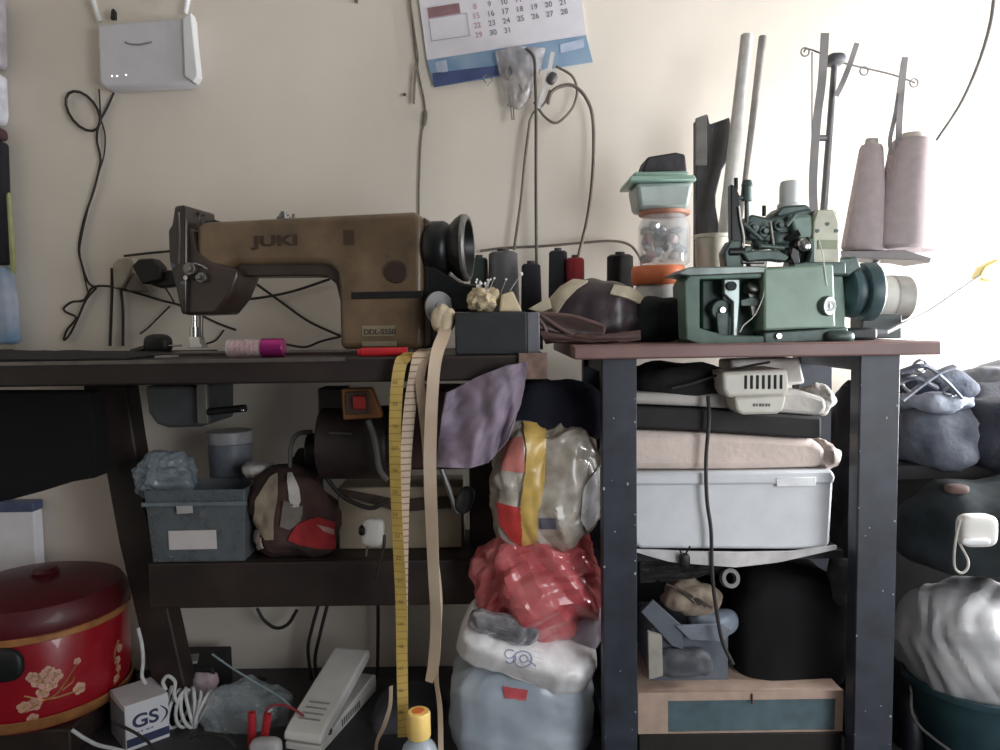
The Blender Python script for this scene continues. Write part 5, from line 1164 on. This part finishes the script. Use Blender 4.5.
def floor_left():
    # red container on a dark low stand
    Y = 1.49; c = P(40, 650, Y); cx = c.x
    r = thing('low_stand', (cx, Y, 0), 'low dark stand under the red container', 'stand')
    MB().box((cx - .15, Y - .13, 0), (cx + .13, Y + .13, .054)).build('base', m_darkwood, r, bevel=.004)
    r = thing('red_food_container', (cx, Y, .055), 'big round red insulated container with gold bands and painted blossom at the left', 'container')
    R = .168; z0 = .055
    rd = M('lacquer_red', (150, 20, 34), .3, var=.08, scale=6, coat=.5); gd = M('dull_gold', (176, 120, 74), .4, metal=.3, var=.2)
    body = MB().lathe([(0, 0), (R * .90, 0), (R * .95, .012), (R, .06), (R, .178), (R * .99, .182), (0, .182)], (cx, Y, z0), seg=64).build('body', rd, r)
    MB().lathe([(R * .955, .0), (R * .985, .006), (R * 1.0, .022), (R * .99, .023), (R * .93, .004), (R * .955, .0)], (cx, Y, z0 + .006), seg=64).build('gold_band', gd, r)
    MB().lathe([(R, 0), (R * 1.018, .002), (R * 1.018, .012), (R, .014), (R, 0)], (cx, Y, z0 + .172), seg=64).build('gold_band', gd, r)
    dr = M('dark_lid_red', (84, 15, 24), .5, coat=.1, var=.1)
    MB().lathe([(R * .99, .183), (R * 1.01, .19), (R * 1.0, .212), (R * .93, .232), (R * .66, .247), (R * .3, .254), (0, .256)], (cx, Y, z0), seg=64).build('lid', dr, r)
    MB().lathe([(0, .25), (.022, .252), (.026, .262), (.020, .270), (0, .272)], (cx + .02, Y, z0), seg=24).build('knob', M('dark_red_knob', (70, 14, 20), .4), r)
    p = P(-4, 662, 1.32)
    MB().pblob(-30, 648, 24, 682, 1.31, 1.335, e=.7, sub=3).build('handle', M('dark_green_black', (26, 30, 30), .5), r)
    sk = Skin(body)
    pet = M('blossom_pink', (206, 160, 138), .5, var=.1); cen = M('blossom_gold', (190, 140, 80), .5)
    fl = [(40, 680, 9), (34, 704, 8), (48, 672, 7), (79, 688, 7), (55, 676, 8), (24, 707, 7), (32, 677, 6), (43, 692, 7), (33, 718, 6), (52, 684, 6), (119, 648, 5), (117, 660, 5), (116, 678, 5), (118, 668, 4), (77, 661, 4)]
    for x, y, s in fl:
        p, n = sk.at(x, y, .0012, 1.35)
        m = MB(); t1 = n.orthogonal().normalized(); t2 = n.cross(t1)
        for k in range(5):
            a = k * 2 * PI / 5 + x; q = p + (t1 * math.cos(a) + t2 * math.sin(a)) * s * .0009
            m.cyl(q - n * .0008, q + n * .0005, s * .00085, seg=10)
        f = m.build('blossom', pet, r); MB().cyl(p, p + n * .0009, s * .0004, seg=8).build('blossom_centre', cen, f)
    for pp in ([(24, 712), (40, 702), (56, 694), (66, 680), (77, 663)], [(40, 700), (58, 697), (78, 690)], [(24, 696), (34, 698), (44, 700)], [(62, 690), (72, 682), (74, 676)], [(118, 640), (114, 656), (118, 672), (114, 684)]):
        MB().tube([sk.at(x, y, .001, 1.35)[0] for x, y in pp], .0018, seg=6).build('branch', gd, r)
    # GS battery box
    th = math.radians(43)
    c = Vector((P(141, 715, 1.44).x, 1.435, 0)); w, d, h = .080, .095, .090
    r = thing('battery_box', c, 'small white carton with blue letters on the floor by the leaning table leg', 'carton')
    MB().box((c.x - w / 2, c.y - d / 2, .0003), (c.x + w / 2, c.y + d / 2, h)).build('body', M('carton_white', (212, 212, 216), .5, var=.03), r, bevel=.002)
    nb = M('carton_navy', (44, 52, 84), .5)
    b = MB().box((c.x - w / 2 + .001, c.y - d / 2 - .0006, .008), (c.x + w / 2 - .001, c.y - d / 2 + .002, .024)); b.build('blue_band', nb, r, smooth=0)
    lab(MB().box((c.x - w / 2 - .0006, c.y - d / 2 + .002, .004), (c.x - w / 2 + .002, c.y + d / 2 - .002, h - .012)).build('grey_side', M('carton_grey', (128, 130, 136), .6), r, smooth=0), 'grey printed side')
    t = Matrix.Translation((c.x - .004, c.y - d / 2 - .0004, .042)) @ Matrix.Rotation(PI / 2, 4, 'X')
    MB().text('GS', .036, t, ext=.0006, align='CENTER', sx=1.15, bold=.0008).build('lettering', nb, r, smooth=0)
    g = MB(); 
    for k in range(1): g.ptube
    a0 = [Vector((c.x + .024 + .012 * math.sin(k * PI / 8), c.y - d / 2 - .0006, .036 + .034 * k / 8)) for k in range(9)]
    g.tube(a0, lambda u: .0006 + .0014 * math.sin(PI * u), seg=6); g.build('swoosh', nb, r)
    u = MB()
    for k, ww in enumerate((.006, .004, .007, .005)): u.box((c.x - .022 + k * .009, c.y - d / 2 - .0006, .031), (c.x - .022 + k * .009 + ww, c.y - d / 2, .034))
    u.build('small_print', M('carton_lightblue', (120, 132, 170), .6), r, smooth=0)
    r.rotation_euler = (0, 0, th)
    # black box behind with paper
    r = thing('black_box', (P(185, 675, 1.55).x, 1.57, 0), 'black box behind the coiled white cord, under the left end of the low shelf', 'box')
    x0, x1 = P(152, 680, 1.55).x, P(214, 680, 1.55).x; zt = P(185, 668, 1.55).z
    MB().box((x0, 1.55, 0), (x1, 1.66, zt), ).build('body', M('black_card', (22, 22, 26), .6), r, bevel=.004)
    a = (x0 + .02, 1.56, zt + .0005)
    tag(MB().box(a, (x0 + .085, 1.60, zt + .006), (0, 0, .3)).build('folded_paper', M('grey_paper', (150, 152, 150), .8)), 'grey folded paper on the black box', 'paper')
    # pink cloth + cord coil
    tag(MB().pblob(190, 672, 219, 712, 1.53, 1.57, e=.75, amp=.016, freq=44, seed=3, ridged=True).build('pale_pink_cloth', M('pale_pink_cloth', (196, 176, 184), .85), smooth=40), 'pale pink cloth bundled behind the coiled white cord', 'cloth')
    wc = M('white_cord', (206, 206, 206), .45)
    pts = []
    cc = P(190, 706, 1.47)
    for i in range(130):
        t = i * PI / 8; q = i / 129
        lp = i // 16; r1 = random.Random(lp * 7 + 1); r2 = random.Random(lp * 7 + 8); fr = (i % 16) / 16; jx = lambda a: (1 - fr) * r1.uniform(-a, a) + fr * r2.uniform(-a, a)
        pts.append(cc + Vector((-.045 + .085 * q + jx(.014) + .012 * math.sin(t + lp), .022 * math.cos(t) + jx(.006), (.034 + jx(.007)) * math.sin(t) * (1 - .2 * q) + .012 * math.cos(t) - .004)))
    tag(MB().tube(pts, .0036, smooth=False).build('charger_lead', wc), 'coiled white cord lying beside the battery carton', 'cord')
    tag(MB().ptube([(166, 690), (163, 682), (168, 676), (175, 682), (174, 694), (178, 704)], 1.45, .0036).build('charger_lead', wc), 'short loop of white cord standing up behind the battery carton', 'cord')
    tag(MB().ptube([(138, 628), (142, 645), (143, 662), (142, 676), (146, 684)], 1.39, .0035).build('charger_lead', wc), 'white cord hanging against the foot of the leaning table leg', 'cord')
    tag(MB().ptube([(72, 730), (84, 738), (98, 745), (115, 749), (130, 753)], 1.33, .0036).build('charger_lead', M('grey_white_cord', (186, 188, 188), .5)), 'greyish white cord curling in front of the red container', 'cord')
    tag(MB().ptube([(112, 722), (130, 730), (146, 740), (156, 752)], 1.345, .0028).build('cable', m_cable), 'thin black cable crossing in front of the battery carton', 'cable')
    # clear bag
    tag(MB().pblob(200, 688, 292, 752, 1.44, 1.54, e=.8, amp=.022, freq=30, seed=51, sub=5, ridged=True).build('clear_bag', M('grey_clear_film', (178, 188, 192), .15, alpha=.42), smooth=10), 'crumpled clear grey plastic bag on the floor left of the foot pedal', 'bag')
    tag(MB().ptube([(212, 654), (232, 668), (255, 682), (280, 697), (294, 710)], 1.43, .002).build('clear_tube', M('grey_green_tube', (130, 146, 148), .3)), 'thin grey-green tube slanting over the clear plastic bag', 'tube')
    # red clips
    for q, l in (((248, 712, 256, 752), 'red crocodile clip sleeve standing on the floor, the left of two'), ((258, 714, 270, 752), 'red crocodile clip sleeve standing on the floor, the right of two')):
        x0, y0, x1, y1 = q
        r = thing('crocodile_clip', (P((x0 + x1) / 2, y1, 1.39).x, 1.39, P(250, y1, 1.39).z), l, 'clip')
        a, b = P(x0 + 4, y1, 1.39), P(x1 - 4 + (2 if x0 > 250 else 0), y0, 1.39)
        MB().lathe([(0, 0), (.0075, 0), (.0085, .02), (.0075, (b - a).length), (.005, (b - a).length), (.005, (b - a).length - .004), (0, (b - a).length - .004)], a, b - a, sy=.8).build('sleeve', M('clip_red', (176, 44, 54), .4), r)
    a = P(258, 745, 1.37); tag(MB().pblob(250, 738, 282, 760, 1.34, 1.37, e=.6, sub=3).build('pale_clip_block', M('pale_clip', (178, 176, 176), .5)), 'pale grey block at the foot of the red clips', 'block')
    tag(MB().ptube([(264, 716), (268, 708), (278, 705), (290, 707), (304, 716)], 1.40, .0024).build('red_wire', M('red_wire', (150, 50, 60), .45)), 'red wire looping from the clips to the foot pedal', 'wire')
    tag(MB().ptube([(190, 738), (205, 733), (225, 737), (236, 748)], 1.38, .003).build('cable', m_cable), 'black cable end lying on the floor left of the red clips', 'cable')
    # foot pedal
    n = Pz(303, 752, .0); f = Vector((-.318, 1.61, 0))
    u = (f - n); u.z = 0; L = u.length; u.normalize(); v = Vector((u.y, -u.x, 0))
    r = thing('foot_pedal', (n + u * L / 2), 'white sewing machine foot pedal lying on the floor under the shelf', 'foot pedal')
    def Q(a, b, z): return n + u * a + v * b + Vector((0, 0, z))
    W = .040
    def slab(pr, w, nm, mat, bev): 
        MB().poly([Q(a, -w, z) for a, z in pr], v * (2 * w)).build(nm, mat, r, bevel=bev, bseg=3)
    slab([(0, .0005), (L, .0005), (L, .038), (L - .012, .042), (.10, .030), (.0, .014)], W * .95, 'base', m_whitewash, .003)
    slab([(-.004, .020), (.012, .018), (L - .03, .088), (L - .03, .106), (L - .04, .110), (.02, .046), (.0, .034)], W, 'treadle', M('pedal_white', (224, 222, 218), .35, var=.03), .005)
    pin = MB().cyl(Q(.035, -W - .001, .026), Q(.035, W + .001, .026), .006); pin.build('hinge_pin', m_steel, r)
    gr = M('grip_grey', (150, 148, 146), .6)
    for k in range(4):
        a = .028 + .013 * k; z = .046 + (a - .02) * (.110 - .046) / (L - .06) + .0006
        MB().cyl(Q(a, -W * .55, z), Q(a, W * .55, z), .0018, seg=8).build('grip_rib', gr, r)
    rr = random.Random(3); mk = MB()
    for k in range(9):
        a = .085 + k * .0095; mk.poly([Q(a, W * .95 + .0004, .008), Q(a + .0055, W * .95 + .0004, .008), Q(a + .0055, W * .95 + .0004, .022 + .002 * rr.random()), Q(a, W * .95 + .0004, .022)], v * -.001)
    lab(mk.build('lettering', M('pedal_print', (86, 84, 84), .6), r, smooth=0), 'worn dark lettering on the side')
    # bottle
    Yb = 1.18; c = P(419, 735, Yb); zc = P(419, 737, Yb).z; zt = P(419, 711, Yb).z
    r = thing('water_bottle', (c.x, Yb, 0), 'clear plastic bottle with a yellow cap standing in front of the table', 'bottle')
    MB().lathe([(0, .002), (.028, 0), (.031, .006), (.031, .05), (.029, .055), (.031, .06), (.031, zc - .028), (.026, zc - .014), (.014, zc - .002), (.0135, zc + .012), (.012, zc + .012), (.013, zc - .004), (.025, zc - .016), (.0298, zc - .03), (.0298, .008), (0, .006)], (c.x, Yb, 0)).build('body', M('bottle_clear', (196, 206, 216), .1, alpha=.5), r)
    cap = MB().lathe([(0.0145, zc + .001), (.0185, zc + .001), (.0192, zc + .004), (.0192, zt - .004), (.017, zt), (0, zt)], (c.x, Yb, 0), seg=40).build('cap', M('cap_yellow', (244, 208, 124), .4, var=.05), r, bevel=.0006)
    lab(MB().lathe([(0, zt + .0002), (.010, zt + .0002), (.0095, zt + .0012), (0, zt + .0012)], (c.x, Yb, 0)).build('cap_print', M('cap_orange', (230, 120, 60), .5), r), 'orange dot on the cap')
    # dark things lying on the floor at the back
    tag(MB().pblob(216, 684, 306, 716, 1.58, 1.70, e=.7, amp=.02, freq=12, seed=61).build('navy_rag', M('navy_rag', (34, 34, 44), .9)), 'dark navy rag on the floor behind the clear plastic bag', 'rag')
    tag(MB().pblob(372, 692, 446, 765, 1.42, 1.60, e=.6, amp=.012, freq=12, seed=63, flat=.9).build('grey_floor_cloth', M('grey_floor_cloth', (66, 66, 72), .9)), 'dark grey folded cloth on the floor right of the foot pedal', 'cloth')
floor_left()

# ------------------------------------------------------------------ light: daylight through the window on the right, an open front behind the camera
def light():
    w = bpy.data.worlds.new('world'); scene.world = w; w.use_nodes = True
    bg = w.node_tree.nodes['Background']; bg.inputs['Color'].default_value = (.80, .88, 1.0, 1); bg.inputs['Strength'].default_value = WORLD
    y0, y1, z0, z1 = WIN
    a = bpy.data.lights.new('window_daylight', 'AREA'); a.shape = 'RECTANGLE'; a.size = y1 - y0 - .08; a.size_y = z1 - z0 - .08; a.energy = WPOW; a.color = (.94, .97, 1)
    o = bpy.data.objects.new('window_daylight', a); COL.objects.link(o); o.location = (XR + .09, (y0 + y1) / 2, (z0 + z1) / 2); o.rotation_euler = (0, math.radians(90), 0)
    o.visible_camera = True
    # daylight from the open doorway behind the camera, to the right
    b = bpy.data.lights.new('doorway_daylight', 'AREA'); b.shape = 'RECTANGLE'; b.size = 1.0; b.size_y = 1.4; b.energy = DPOW; b.color = (.92, .96, 1)
    o = bpy.data.objects.new('doorway_daylight', b); COL.objects.link(o); o.location = (1.42, -.25, .82)
    d = Vector((-1.45, 1.75, -.45)); o.rotation_euler = d.to_track_quat('-Z', 'Z').to_euler()
WORLD, WPOW, DPOW = .08, 66, 31
light()
vs = scene.view_settings
scene.display_settings.display_device = 'sRGB'
vs.view_transform = 'Standard'; vs.look = 'None'; vs.gamma = 1.0; vs.use_curve_mapping = False
vs.exposure = 0.0
